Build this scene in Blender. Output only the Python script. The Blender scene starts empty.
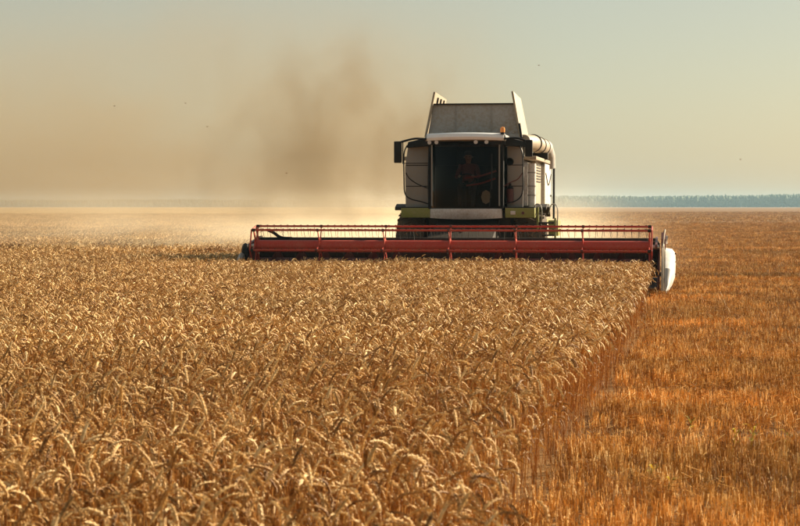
import bpy, bmesh, math, random
import numpy as np
from mathutils import Vector, Matrix

R = math.radians
rng = np.random.default_rng(7)
random.seed(7)
scene = bpy.context.scene
col = scene.collection

# ------------------------------------------------------------------ camera
CAM_H = 1.95
cam_d = bpy.data.cameras.new('camera')
cam = bpy.data.objects.new('camera', cam_d)
col.objects.link(cam)
cam.location = (0, 0, CAM_H)
cam.rotation_euler = (R(90 - 1.73), 0, 0)
cam_d.lens = 85.0
cam_d.sensor_width = 36.0
cam_d.clip_start = 0.1
cam_d.clip_end = 20000
cam_d.dof.use_dof = True
cam_d.dof.focus_distance = 36.0
cam_d.dof.aperture_fstop = 8.0
scene.camera = cam

# ------------------------------------------------------------------ sky, sun, exposure
SUN_EL, SUN_AZ = R(25), R(57)          # azimuth clockwise from the viewing direction (+Y)
world = bpy.data.worlds.new('World')
scene.world = world
world.use_nodes = True
wn, wl = world.node_tree.nodes, world.node_tree.links
wn.clear()
sky = wn.new('ShaderNodeTexSky')
sky.sky_type = 'NISHITA'
sky.sun_disc = False
sky.sun_elevation = SUN_EL
sky.sun_rotation = SUN_AZ
sky.air_density = 1.1
sky.dust_density = 1.2
sky.ozone_density = 1.0
tint = wn.new('ShaderNodeMix'); tint.data_type = 'RGBA'; tint.blend_type = 'MULTIPLY'
tint.inputs['Factor'].default_value = 1.0
tint.inputs['B'].default_value = (0.665, 0.635, 0.555, 1)
bg = wn.new('ShaderNodeBackground'); bg.inputs['Strength'].default_value = 0.05
out = wn.new('ShaderNodeOutputWorld')
veil = wn.new('ShaderNodeMix'); veil.data_type = 'RGBA'          # even dusty haze over the whole sky
veil.inputs['Factor'].default_value = 0.36
veil.inputs['B'].default_value = (3.95, 3.78, 3.10, 1)
wl.new(sky.outputs[0], tint.inputs['A']); wl.new(tint.outputs['Result'], veil.inputs['A']); wl.new(veil.outputs['Result'], bg.inputs['Color'])
wl.new(bg.outputs[0], out.inputs['Surface'])

sun_d = bpy.data.lights.new('sun', 'SUN')
sun_d.energy = 5.0
sun_d.angle = R(0.6)
sun_d.color = (1.0, 0.84, 0.62)
sun = bpy.data.objects.new('sun', sun_d)
col.objects.link(sun)
to_sun = Vector((math.sin(SUN_AZ) * math.cos(SUN_EL), math.cos(SUN_AZ) * math.cos(SUN_EL), math.sin(SUN_EL)))
sun.rotation_euler = to_sun.to_track_quat('Z', 'Y').to_euler()
sun.location = to_sun * 100

scene.view_settings.view_transform = 'Standard'
scene.view_settings.look = 'None'
scene.view_settings.exposure = 1.56
scene.view_settings.gamma = 1.0
scene.view_settings.use_curve_mapping = False
scene.render.engine = 'CYCLES'
scene.cycles.use_denoising = True
scene.cycles.max_bounces = 8
scene.cycles.diffuse_bounces = 3
scene.cycles.transmission_bounces = 6
scene.cycles.transparent_max_bounces = 8
scene.cycles.volume_bounces = 1
scene.cycles.volume_step_rate = 2.0
scene.cycles.volume_max_steps = 128

# ------------------------------------------------------------------ materials
def new_mat(name):
    m = bpy.data.materials.new(name); m.use_nodes = True
    n, l = m.node_tree.nodes, m.node_tree.links
    n.clear()
    o = n.new('ShaderNodeOutputMaterial')
    return m, n, l, o

def node(n, kind, **kw):
    x = n.new(kind)
    for k, v in kw.items():
        if hasattr(x, k): setattr(x, k, v)
        else: x.inputs[k].default_value = v
    return x

def ramp(n, stops):
    r = n.new('ShaderNodeValToRGB')
    e = r.color_ramp.elements
    while len(e) < len(stops): e.new(0.5)
    for i, (p, c) in enumerate(stops):
        e[i].position = p; e[i].color = (*c, 1)
    return r

def paint(name, rgb, rough=0.62, metal=0.0, dirt=0.35, dirt_rgb=(0.36, 0.27, 0.16), coat=0.15, scale=2.5, spec=0.4):
    """painted sheet metal with a film of field dust and fine wear"""
    m, n, l, o = new_mat(name)
    tc = node(n, 'ShaderNodeTexCoord')
    n1 = node(n, 'ShaderNodeTexNoise', Scale=scale, Detail=6.0, Roughness=0.65)
    n2 = node(n, 'ShaderNodeTexNoise', Scale=scale * 9, Detail=4.0, Roughness=0.7)
    l.new(tc.outputs['Object'], n1.inputs['Vector']); l.new(tc.outputs['Object'], n2.inputs['Vector'])
    add = node(n, 'ShaderNodeMath', operation='MULTIPLY'); l.new(n1.outputs[0], add.inputs[0]); l.new(n2.outputs[0], add.inputs[1])
    mr = node(n, 'ShaderNodeMapRange'); mr.inputs[1].default_value = 0.12; mr.inputs[2].default_value = 0.42
    mr.inputs[3].default_value = dirt * 0.15; mr.inputs[4].default_value = min(1.0, dirt * 1.3)
    l.new(add.outputs[0], mr.inputs[0])
    mix = node(n, 'ShaderNodeMix', data_type='RGBA')
    mix.inputs['A'].default_value = (*rgb, 1); mix.inputs['B'].default_value = (*dirt_rgb, 1)
    l.new(mr.outputs[0], mix.inputs['Factor'])
    p = node(n, 'ShaderNodeBsdfPrincipled')
    l.new(mix.outputs['Result'], p.inputs['Base Color'])
    rr = node(n, 'ShaderNodeMapRange'); rr.inputs[3].default_value = rough; rr.inputs[4].default_value = 0.9
    l.new(mr.outputs[0], rr.inputs[0]); l.new(rr.outputs[0], p.inputs['Roughness'])
    p.inputs['Metallic'].default_value = metal
    p.inputs['Coat Weight'].default_value = coat
    p.inputs['Specular IOR Level'].default_value = spec
    b = node(n, 'ShaderNodeBump', Strength=0.06, Distance=0.02); l.new(n1.outputs[0], b.inputs['Height']); l.new(b.outputs[0], p.inputs['Normal'])
    l.new(p.outputs[0], o.inputs['Surface'])
    return m

def straw(name, stops, trans=0.3, rough=0.62, patch=0.35, patch_scale=0.35, streak=0.0, trans_tint=(1.0, 0.72, 0.36)):
    """dry plant fibre: colour differs from stalk to stalk and in broad patches; light shines through it"""
    m, n, l, o = new_mat(name)
    oi = node(n, 'ShaderNodeObjectInfo'); geo = node(n, 'ShaderNodeNewGeometry')
    nz = node(n, 'ShaderNodeTexNoise', Scale=patch_scale, Detail=3.0); l.new(geo.outputs['Position'], nz.inputs['Vector'])
    fine = node(n, 'ShaderNodeTexNoise', Scale=60.0, Detail=2.0); l.new(geo.outputs['Position'], fine.inputs['Vector'])
    a = node(n, 'ShaderNodeMath', operation='MULTIPLY_ADD'); a.inputs[1].default_value = 0.75; a.inputs[2].default_value = -0.08
    l.new(oi.outputs['Random'], a.inputs[0])
    b = node(n, 'ShaderNodeMath', operation='MULTIPLY_ADD'); b.inputs[1].default_value = 0.9
    l.new(fine.outputs[0], b.inputs[0]); 
    sub = node(n, 'ShaderNodeMath', operation='ADD'); sub.inputs[1].default_value = -0.22; l.new(a.outputs[0], sub.inputs[0]); l.new(sub.outputs[0], b.inputs[2])
    rp = ramp(n, stops); l.new(b.outputs[0], rp.inputs[0])
    mr = node(n, 'ShaderNodeMapRange'); mr.inputs[1].default_value = 0.3; mr.inputs[2].default_value = 0.7
    mr.inputs[3].default_value = 1.0 - patch; mr.inputs[4].default_value = 1.0 + patch * 0.4
    l.new(nz.outputs[0], mr.inputs[0])
    mul = node(n, 'ShaderNodeVectorMath', operation='SCALE'); l.new(rp.outputs[0], mul.inputs[0]); l.new(mr.outputs[0], mul.inputs['Scale'])
    if streak:
        smp = node(n, 'ShaderNodeMapping'); smp.inputs['Scale'].default_value = (0.16, 0.85, 1.0); l.new(geo.outputs['Position'], smp.inputs['Vector'])
        snz = node(n, 'ShaderNodeTexNoise', Scale=1.0, Detail=4.0, Roughness=0.6); l.new(smp.outputs[0], snz.inputs['Vector'])
        smr = node(n, 'ShaderNodeMapRange'); smr.inputs[1].default_value = 0.36; smr.inputs[2].default_value = 0.62; smr.inputs[3].default_value = 1 - streak; smr.inputs[4].default_value = 1 + streak * .35
        l.new(snz.outputs[0], smr.inputs[0])
        sml = node(n, 'ShaderNodeVectorMath', operation='SCALE'); l.new(mul.outputs[0], sml.inputs[0]); l.new(smr.outputs[0], sml.inputs['Scale']); mul = sml
    p = node(n, 'ShaderNodeBsdfPrincipled', Roughness=rough); p.inputs['Specular IOR Level'].default_value = 0.22
    l.new(mul.outputs[0], p.inputs['Base Color'])
    t = node(n, 'ShaderNodeBsdfTranslucent')
    tm = node(n, 'ShaderNodeVectorMath', operation='MULTIPLY'); tm.inputs[1].default_value = trans_tint
    l.new(mul.outputs[0], tm.inputs[0]); l.new(tm.outputs[0], t.inputs['Color'])
    mx = node(n, 'ShaderNodeMixShader'); mx.inputs[0].default_value = trans
    l.new(p.outputs[0], mx.inputs[1]); l.new(t.outputs[0], mx.inputs[2]); l.new(mx.outputs[0], o.inputs['Surface'])
    return m

M = {}
M['ear'] = straw('wheat_ear', [(0.0, (0.12, 0.048, 0.013)), (0.28, (0.35, 0.185, 0.055)), (0.58, (0.64, 0.40, 0.145)), (1.0, (0.90, 0.70, 0.38))], 0.08, patch=0.12)
M['stem'] = straw('wheat_stem', [(0.0, (0.18, 0.062, 0.011)), (0.4, (0.42, 0.185, 0.034)), (1.0, (0.66, 0.36, 0.085))], 0.24, patch=0.2)
M['leaf'] = straw('wheat_leaf', [(0.0, (0.10, 0.045, 0.014)), (0.5, (0.25, 0.135, 0.045)), (1.0, (0.50, 0.32, 0.13))], 0.25)
M['stubble'] = straw('stubble_straw', [(0.0, (0.17, 0.066, 0.013)), (0.30, (0.45, 0.215, 0.044)), (0.70, (0.78, 0.475, 0.130)), (1.0, (0.92, 0.74, 0.38))], 0.22, patch=0.15, patch_scale=0.5, streak=0.42)
M['weed'] = straw('weed_green', [(0.0, (0.16, 0.15, 0.02)), (0.5, (0.36, 0.32, 0.04)), (1.0, (0.56, 0.48, 0.08))], 0.4, patch=0.0)

M['red'] = paint('red_paint', (0.38, 0.018, 0.008), 0.42, dirt=0.2, coat=0.08, spec=0.25)
M['red_dark'] = paint('dark_red_paint', (0.085, 0.008, 0.006), 0.5, dirt=0.25, dirt_rgb=(0.14, 0.08, 0.04))
M['white'] = paint('white_paint', (0.68, 0.68, 0.66), 0.4, dirt=0.62, dirt_rgb=(0.28, 0.21, 0.13))
M['visor'] = paint('visor_paint', (0.78, 0.80, 0.80), 0.3, dirt=0.10)
M['grey'] = paint('grey_paint', (0.22, 0.22, 0.21), 0.45, dirt=0.45, dirt_rgb=(0.26, 0.20, 0.13))
M['light_grey'] = paint('light_grey_plastic', (0.34, 0.34, 0.32), 0.5, dirt=0.3)
M['cream'] = paint('dusty_cream_paint', (0.36, 0.31, 0.23), 0.5, dirt=0.6, dirt_rgb=(0.25, 0.17, 0.09))
M['green'] = paint('olive_green_paint', (0.17, 0.20, 0.020), 0.4, dirt=0.35)
M['dark'] = paint('black_steel', (0.012, 0.011, 0.010), 0.55, dirt=0.2, dirt_rgb=(0.10, 0.065, 0.035), coat=0.0, spec=0.25)
M['black'] = paint('black_plastic', (0.006, 0.006, 0.006), 0.5, dirt=0.06, dirt_rgb=(0.06, 0.04, 0.025), coat=0.0, spec=0.2)
M['steel'] = paint('bare_steel', (0.45, 0.43, 0.40), 0.35, metal=0.9, dirt=0.3)
M['tank'] = paint('grain_tank_sheet', (0.36, 0.36, 0.35), 0.5, dirt=0.65, dirt_rgb=(0.24, 0.165, 0.09), scale=1.6)
M['rubber'] = paint('tyre_rubber', (0.020, 0.019, 0.018), 0.8, dirt=0.75, dirt_rgb=(0.17, 0.11, 0.06), coat=0.0, spec=0.2)
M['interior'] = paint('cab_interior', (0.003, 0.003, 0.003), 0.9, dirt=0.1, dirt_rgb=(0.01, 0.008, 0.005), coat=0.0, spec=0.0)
M['cloth_red'] = paint('red_shirt_cloth', (0.40, 0.07, 0.035), 0.9, dirt=0.1, coat=0.0, spec=0.1)
M['cloth_dark'] = paint('dark_trouser_cloth', (0.05, 0.05, 0.06), 0.9, dirt=0.1, coat=0.0, spec=0.1)
M['skin'] = paint('skin', (0.50, 0.30, 0.20), 0.55, dirt=0.05, coat=0.0)
M['paper'] = paint('pale_cloth', (0.62, 0.55, 0.42), 0.9, dirt=0.1, coat=0.0)

def glass(name, tint_rgb, fac=0.86, rough=0.03):
    m, n, l, o = new_mat(name)
    t = node(n, 'ShaderNodeBsdfTransparent'); t.inputs[0].default_value = (*tint_rgb, 1)
    g = node(n, 'ShaderNodeBsdfGlossy', Roughness=rough); g.inputs[0].default_value = (0.10, 0.10, 0.10, 1)
    f = node(n, 'ShaderNodeFresnel', IOR=1.5)
    nz = node(n, 'ShaderNodeTexNoise', Scale=3.0, Detail=5.0)
    d = node(n, 'ShaderNodeBsdfDiffuse'); d.inputs[0].default_value = (0.30, 0.23, 0.14, 1)
    mx = node(n, 'ShaderNodeMixShader'); l.new(f.outputs[0], mx.inputs[0]); l.new(t.outputs[0], mx.inputs[1]); l.new(g.outputs[0], mx.inputs[2])
    mr = node(n, 'ShaderNodeMapRange'); mr.inputs[1].default_value = 0.35; mr.inputs[2].default_value = 0.8; mr.inputs[3].default_value = 0.0; mr.inputs[4].default_value = 0.005
    l.new(nz.outputs[0], mr.inputs[0])
    m2 = node(n, 'ShaderNodeMixShader'); l.new(mr.outputs[0], m2.inputs[0]); l.new(mx.outputs[0], m2.inputs[1]); l.new(d.outputs[0], m2.inputs[2])
    l.new(m2.outputs[0], o.inputs['Surface'])
    return m
M['glass'] = glass('tinted_glass', (0.40, 0.37, 0.33))
M['mirror_glass'] = paint('mirror_glass', (0.7, 0.7, 0.7), 0.05, metal=1.0, dirt=0.05)

def lens(name, rgb):
    m, n, l, o = new_mat(name)
    p = node(n, 'ShaderNodeBsdfPrincipled', Roughness=0.15)
    p.inputs['Base Color'].default_value = (*rgb, 1); p.inputs['Coat Weight'].default_value = 0.6
    l.new(p.outputs[0], o.inputs['Surface'])
    return m
M['lamp'] = lens('lamp_lens', (0.50, 0.44, 0.40))
M['amber'] = lens('amber_lens', (0.85, 0.30, 0.03))

def ground_mat():
    m, n, l, o = new_mat('stubble_ground')
    geo = node(n, 'ShaderNodeNewGeometry')
    mp = node(n, 'ShaderNodeMapping'); mp.inputs['Scale'].default_value = (0.06, 0.34, 1)
    l.new(geo.outputs['Position'], mp.inputs['Vector'])
    broad = node(n, 'ShaderNodeTexNoise', Scale=1.0, Detail=6.0, Roughness=0.6); l.new(mp.outputs[0], broad.inputs['Vector'])
    fine = node(n, 'ShaderNodeTexNoise', Scale=9.0, Detail=5.0, Roughness=0.75); l.new(geo.outputs['Position'], fine.inputs['Vector'])
    ad = node(n, 'ShaderNodeMath', operation='MULTIPLY_ADD'); ad.inputs[1].default_value = 0.55; l.new(broad.outputs[0], ad.inputs[0])
    m2 = node(n, 'ShaderNodeMath', operation='MULTIPLY'); m2.inputs[1].default_value = 0.45; l.new(fine.outputs[0], m2.inputs[0]); l.new(m2.outputs[0], ad.inputs[2])
    rp = ramp(n, [(0.30, (0.075, 0.032, 0.009)), (0.46, (0.15, 0.072, 0.021)), (0.58, (0.24, 0.130, 0.042)), (0.78, (0.36, 0.22, 0.085))])
    l.new(ad.outputs[0], rp.inputs[0])
    p = node(n, 'ShaderNodeBsdfPrincipled', Roughness=0.9); p.inputs['Specular IOR Level'].default_value = 0.1
    l.new(rp.outputs[0], p.inputs['Base Color'])
    b = node(n, 'ShaderNodeBump', Strength=0.6, Distance=0.06); l.new(fine.outputs[0], b.inputs['Height']); l.new(b.outputs[0], p.inputs['Normal'])
    l.new(p.outputs[0], o.inputs['Surface'])
    return m
M['ground'] = ground_mat()

def canopy_mat():
    m, n, l, o = new_mat('far_wheat_canopy')
    geo = node(n, 'ShaderNodeNewGeometry')
    broad = node(n, 'ShaderNodeTexNoise', Scale=0.12, Detail=5.0); l.new(geo.outputs['Position'], broad.inputs['Vector'])
    fine = node(n, 'ShaderNodeTexNoise', Scale=7.0, Detail=4.0, Roughness=0.8); l.new(geo.outputs['Position'], fine.inputs['Vector'])
    ad = node(n, 'ShaderNodeMath', operation='ADD'); l.new(broad.outputs[0], ad.inputs[0]); l.new(fine.outputs[0], ad.inputs[1])
    rp = ramp(n, [(0.35, (0.20, 0.115, 0.045)), (0.5, (0.40, 0.26, 0.11)), (0.7, (0.58, 0.41, 0.20))])
    hf = node(n, 'ShaderNodeMath', operation='MULTIPLY'); hf.inputs[1].default_value = 0.5; l.new(ad.outputs[0], hf.inputs[0]); l.new(hf.outputs[0], rp.inputs[0])
    p = node(n, 'ShaderNodeBsdfPrincipled', Roughness=0.9); p.inputs['Specular IOR Level'].default_value = 0.1
    l.new(rp.outputs[0], p.inputs['Base Color'])
    b = node(n, 'ShaderNodeBump', Strength=1.0, Distance=0.12); l.new(fine.outputs[0], b.inputs['Height']); l.new(b.outputs[0], p.inputs['Normal'])
    l.new(p.outputs[0], o.inputs['Surface'])
    return m
M['canopy'] = canopy_mat()

def wood_mat():
    m, n, l, o = new_mat('distant_foliage')
    geo = node(n, 'ShaderNodeNewGeometry')
    nz = node(n, 'ShaderNodeTexNoise', Scale=0.05, Detail=5.0); l.new(geo.outputs['Position'], nz.inputs['Vector'])
    rp = ramp(n, [(0.3, (0.035, 0.055, 0.020)), (0.7, (0.085, 0.11, 0.04))]); l.new(nz.outputs[0], rp.inputs[0])
    p = node(n, 'ShaderNodeBsdfPrincipled', Roughness=0.9); l.new(rp.outputs[0], p.inputs['Base Color'])
    l.new(p.outputs[0], o.inputs['Surface'])
    return m
M['wood'] = wood_mat()

# ------------------------------------------------------------------ mesh helpers
class MB:
    def __init__(s): s.v, s.f = [], []
    def add(s, v, f):
        b = len(s.v); s.v += [tuple(p) for p in v]; s.f += [tuple(i + b for i in q) for q in f]; return s
    def box(s, x0, x1, y0, y1, z0, z1):
        v = [(x, y, z) for z in (z0, z1) for y in (y0, y1) for x in (x0, x1)]
        return s.add(v, [(0, 2, 3, 1), (4, 5, 7, 6), (0, 1, 5, 4), (2, 6, 7, 3), (0, 4, 6, 2), (1, 3, 7, 5)])
    def loft(s, rings, closed=True, caps=True):
        n = len(rings[0]); v = [p for r in rings for p in r]; f = []
        for i in range(len(rings) - 1):
            for j in range(n if closed else n - 1):
                k = (j + 1) % n
                f.append((i * n + j, i * n + k, (i + 1) * n + k, (i + 1) * n + j))
        if caps and closed:
            f.append(tuple(reversed(range(n)))); f.append(tuple(range((len(rings) - 1) * n, len(rings) * n)))
        return s.add(v, f)
    def tube(s, path, r, n=10, caps=True):
        P = [Vector(p) for p in path]; rs = r if isinstance(r, (list, tuple)) else [r] * len(P)
        T = []
        for i in range(len(P)):
            a = P[max(i - 1, 0)]; b = P[min(i + 1, len(P) - 1)]
            T.append((b - a).normalized())
        u = T[0].orthogonal().normalized(); rings = []
        for i, p in enumerate(P):
            u = (u - T[i] * u.dot(T[i])).normalized(); w = T[i].cross(u)
            rings.append([p + (u * math.cos(2 * math.pi * k / n) + w * math.sin(2 * math.pi * k / n)) * rs[i] for k in range(n)])
        return s.loft(rings, True, caps)
    def prism(s, poly, axis, a0, a1):
        """poly in the plane across the axis, stretched from a0 to a1 along it (axis 0: poly is (y,z); 1: (x,z); 2: (x,y))"""
        def pt(p, a): return {0: (a, p[0], p[1]), 1: (p[0], a, p[1]), 2: (p[0], p[1], a)}[axis]
        return s.loft([[pt(p, a0) for p in poly], [pt(p, a1) for p in poly]])
    def lathe(s, prof, axis_o, axis=0, n=32):
        """prof: (along, radius) pairs turned about an axis through axis_o"""
        rings = []
        for a, r in prof:
            ring = []
            for k in range(n):
                t = 2 * math.pi * k / n; c, d = r * math.cos(t), r * math.sin(t)
                o = axis_o
                ring.append({0: (o[0] + a, o[1] + c, o[2] + d), 1: (o[0] + c, o[1] + a, o[2] + d), 2: (o[0] + c, o[1] + d, o[2] + a)}[axis])
            rings.append(ring)
        return s.loft(rings)
    def build(s, name, mat, parent=None, bevel=0.0, smooth=35, kind=None, label=None):
        me = bpy.data.meshes.new(name); me.from_pydata(s.v, [], s.f)
        bm = bmesh.new(); bm.from_mesh(me)
        bmesh.ops.recalc_face_normals(bm, faces=bm.faces)
        if bevel:
            ed = [e for e in bm.edges if len(e.link_faces) == 2 and e.calc_face_angle(0) > R(28)]
            bmesh.ops.bevel(bm, geom=ed, offset=bevel, segments=2, profile=0.7, affect='EDGES', clamp_overlap=True)
        bm.to_mesh(me); bm.free()
        me.polygons.foreach_set('use_smooth', [True] * len(me.polygons)); me.set_sharp_from_angle(angle=R(smooth))
        me.materials.append(mat)
        o = bpy.data.objects.new(name, me); col.objects.link(o)
        if parent: o.parent = parent
        if kind: o['kind'] = kind
        if label: o['label'] = label
        return o

def empty(name, loc=(0, 0, 0), rz=0, parent=None):
    o = bpy.data.objects.new(name, None); col.objects.link(o)
    o.location = loc; o.rotation_euler = (0, 0, rz); o.empty_display_size = 0.2
    if parent: o.parent = parent
    return o

def tag(o, label=None, cat=None, group=None, kind=None):
    if label: o['label'] = label
    if cat: o['category'] = cat
    if group: o['group'] = group
    if kind: o['kind'] = kind
    return o

def arc(pts, n=6):
    """smooth Catmull-Rom path through the points"""
    P = [Vector(p) for p in pts]; P = [P[0] * 2 - P[1]] + P + [P[-1] * 2 - P[-2]]; o = []
    for i in range(1, len(P) - 2):
        a, b, c, d = P[i - 1:i + 3]
        for k in range(n):
            t = k / n
            o.append(0.5 * ((2 * b) + (c - a) * t + (2 * a - 5 * b + 4 * c - d) * t * t + (3 * b - a - 3 * c + d) * t ** 3))
    o.append(P[-2]); return o

# ------------------------------------------------------------------ ground
HX, HY, TH = 1.10, 42.0, R(-8.4)       # header centre and heading of the harvester
EDGE_D = [0, 6.0, 6.9, 11.3, 13.0, 20.3, 32.0, 41.0]
EDGE_X = [0.22, 0.27, 0.32, 0.64, 0.96, 2.32, 4.12, 5.42]
def crop_edge(y):
    return np.interp(y, EDGE_D, EDGE_X)
def is_crop(x, y):
    """standing crop: left of the cut edge up to the knife, then only left of the cut swath"""
    lx = (x - HX) * math.cos(TH) + (y - HY) * math.sin(TH)
    ly = -(x - HX) * math.sin(TH) + (y - HY) * math.cos(TH)
    front = ly < -0.10
    return np.where(front, x < crop_edge(y), (lx < -4.72) & (x < 0.05 * y))

mb = MB()
ys = [-60, -10, 0, 5, 10, 20, 40, 80, 160, 320, 640, 1200, 4000]; xs = [-4000, -800, -200, -60, -20, 0, 20, 60, 200, 800, 4000]
mb.add([(x, y, 0) for y in ys for x in xs], [(j * len(xs) + i, j * len(xs) + i + 1, (j + 1) * len(xs) + i + 1, (j + 1) * len(xs) + i) for j in range(len(ys) - 1) for i in range(len(xs) - 1)])
g = mb.build('ground', M['ground']); tag(g, 'golden harvested field ground under stubble and crop', kind='structure')

# ------------------------------------------------------------------ plants
def np_tube(path, radii, n=4, phase=0.0):
    """tube along a path in the xz plane (bend plane); returns verts, quads"""
    P = np.asarray(path, float); N = len(P)
    T = np.gradient(P, axis=0); T /= np.linalg.norm(T, axis=1)[:, None] + 1e-9
    U = np.array([0, 1.0, 0]) + 0 * P; W = np.cross(T, U)
    a = 2 * np.pi * np.arange(n) / n + phase
    V = P[:, None, :] + (np.cos(a)[None, :, None] * U[:, None, :] + np.sin(a)[None, :, None] * W[:, None, :]) * np.asarray(radii)[:, None, None]
    F = [(i * n + j, i * n + (j + 1) % n, (i + 1) * n + (j + 1) % n, (i + 1) * n + j) for i in range(N - 1) for j in range(n)]
    return [tuple(p) for p in V.reshape(-1, 3)], F, T, U, W

def plant_path(h, final, ear, r):
    """angle-from-vertical integrated along the stalk: straight stem, bent neck, hanging ear"""
    segs = [(h * 0.58, 4, 0.0, 0.02), (h * 0.31, 3, 0.02, 0.10), (h * 0.11, 5, 0.10, final * 0.60), (ear, 7, final * 0.60, final)]
    pts, kinds = [(0.0, 0.0, 0.0)], []
    x = z = 0.0
    for si, (L, n, a0, a1) in enumerate(segs):
        for i in range(n):
            t = (i + 0.5) / n; ang = a0 + (a1 - a0) * t; d = L / n
            x += math.sin(ang) * d; z += math.cos(ang) * d
            pts.append((x, 0.0, z)); kinds.append(si)
    ns = 4 + 3 + 5
    return pts[:ns + 1], pts[ns:]

def make_ear(path, detail, r):
    v, f = [], []
    P = np.array(path); 
    if detail:
        cv, cf, T, U, W = np_tube(P, [0.0028] * 3 + [0.003] * (len(P) - 5) + [0.002, 0.001], 4)
        v += cv; f += cf
        ns = 10
        for i in range(ns):
            t = (i + 0.3) / ns * (len(P) - 1.2); k = int(t); fr = t - k
            c = P[k] * (1 - fr) + P[min(k + 1, len(P) - 1)] * fr
            Tk, Uk, Wk = T[k], U[k], W[k]
            sz = 0.0074 * (1.0 - 0.45 * abs((i + 0.5) / ns - 0.42) * 1.6)
            for s, (du, dw) in enumerate(((1, 0.15), (-1, -0.15), (0.2, 0.8) if i % 2 else (-0.2, -0.8))):
                out = Uk * du + Wk * dw; out = out / np.linalg.norm(out)
                ax = Tk * 0.92 + out * 0.30; ax /= np.linalg.norm(ax)
                side = np.cross(ax, out); side /= np.linalg.norm(side); o2 = np.cross(side, ax)
                L = 0.0175 * (0.85 + 0.3 * r.random()) * (1.15 if s < 2 else 1.0)
                b0 = c + out * 0.002
                mid = b0 + ax * L * 0.42; tip = b0 + ax * L
                base = len(v)
                v += [tuple(b0), tuple(mid + side * sz * 0.62), tuple(mid + o2 * sz * 0.62), tuple(mid - side * sz * 0.62), tuple(mid - o2 * sz * 0.5), tuple(tip)]
                for q in range(4):
                    f.append((base, base + 1 + q, base + 1 + (q + 1) % 4)); f.append((base + 5, base + 1 + (q + 1) % 4, base + 1 + q))
                if s < 2 and r.random() < 0.7:      # short awn
                    e = tip + ax * (0.004 + 0.009 * r.random()) + out * 0.002
                    base = len(v); v += [tuple(tip - side * 0.0006), tuple(tip + side * 0.0006), tuple(e)]; f.append((base, base + 1, base + 2))
    else:
        prof = [0.0026, 0.0072, 0.0064, 0.0078, 0.0070, 0.0074, 0.0052, 0.0010]
        cv, cf, *_ = np_tube(P, prof[:len(P)], 5, r.random() * 6)
        v += cv; f += cf
    return v, f

def make_leaf(h, r):
    z0 = h * (0.25 + 0.36 * r.random()); a = r.random() * 2 * math.pi; L = 0.10 + 0.13 * r.random(); w = 0.0035 + 0.003 * r.random()
    v, f = [], []; n = 5; ang = 0.5 + 0.4 * r.random(); x, z = 0.0, z0; tw = r.random() * 2
    for i in range(n + 1):
        wi = w * (1 - (i / n) ** 2 * 0.9); t = tw + i * 0.5
        cx, cy = math.cos(a), math.sin(a); px, py = -cy, cx
        sx, sz = math.cos(t), math.sin(t)
        for s in (-1, 1): v.append((cx * x + px * wi * s * sx, cy * x + py * wi * s * sx, z + wi * s * sz))
        ang += 0.42 + 0.35 * r.random(); x += math.sin(ang) * L / n; z += math.cos(ang) * L / n
    f = [(2 * i, 2 * i + 1, 2 * i + 3, 2 * i + 2) for i in range(n)]
    return v, f

FINALS = [40, 182, 150, 192, 168, 122, 188, 174, 85, 180, 158, 196]     # how far each ear hangs over, degrees from upright
def plant(detail, seed):
    r = random.Random(seed)
    h = 0.745 + 0.10 * (r.random() - 0.5); final = R(FINALS[seed % 12]) * (0.95 + 0.1 * r.random())
    ear_len = 0.092 + 0.03 * r.random()
    st, er = plant_path(h, final, ear_len, r)
    sv, sf, *_ = np_tube(st if detail else st[::3] + ([st[-1]] if (len(st) - 1) % 3 else []), np.linspace(0.0022, 0.0013, len(st if detail else st[::3] + ([st[-1]] if (len(st) - 1) % 3 else []))), 4 if detail else 3)
    ev, ef = make_ear(er, detail, r)
    leaves = [make_leaf(h, r) for _ in range(r.choice([1, 1, 2]) if detail else r.choice([0, 0, 1]))]
    return (sv, sf), (ev, ef), leaves

def merge(parts):
    """parts: (verts, faces, material slot) -> one verts / faces / slots"""
    v, f, s = [], [], []
    for pv, pf, ps in parts:
        b = len(v); v += pv; f += [tuple(i + b for i in q) for q in pf]; s += [ps] * len(pf)
    return v, f, s

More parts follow.
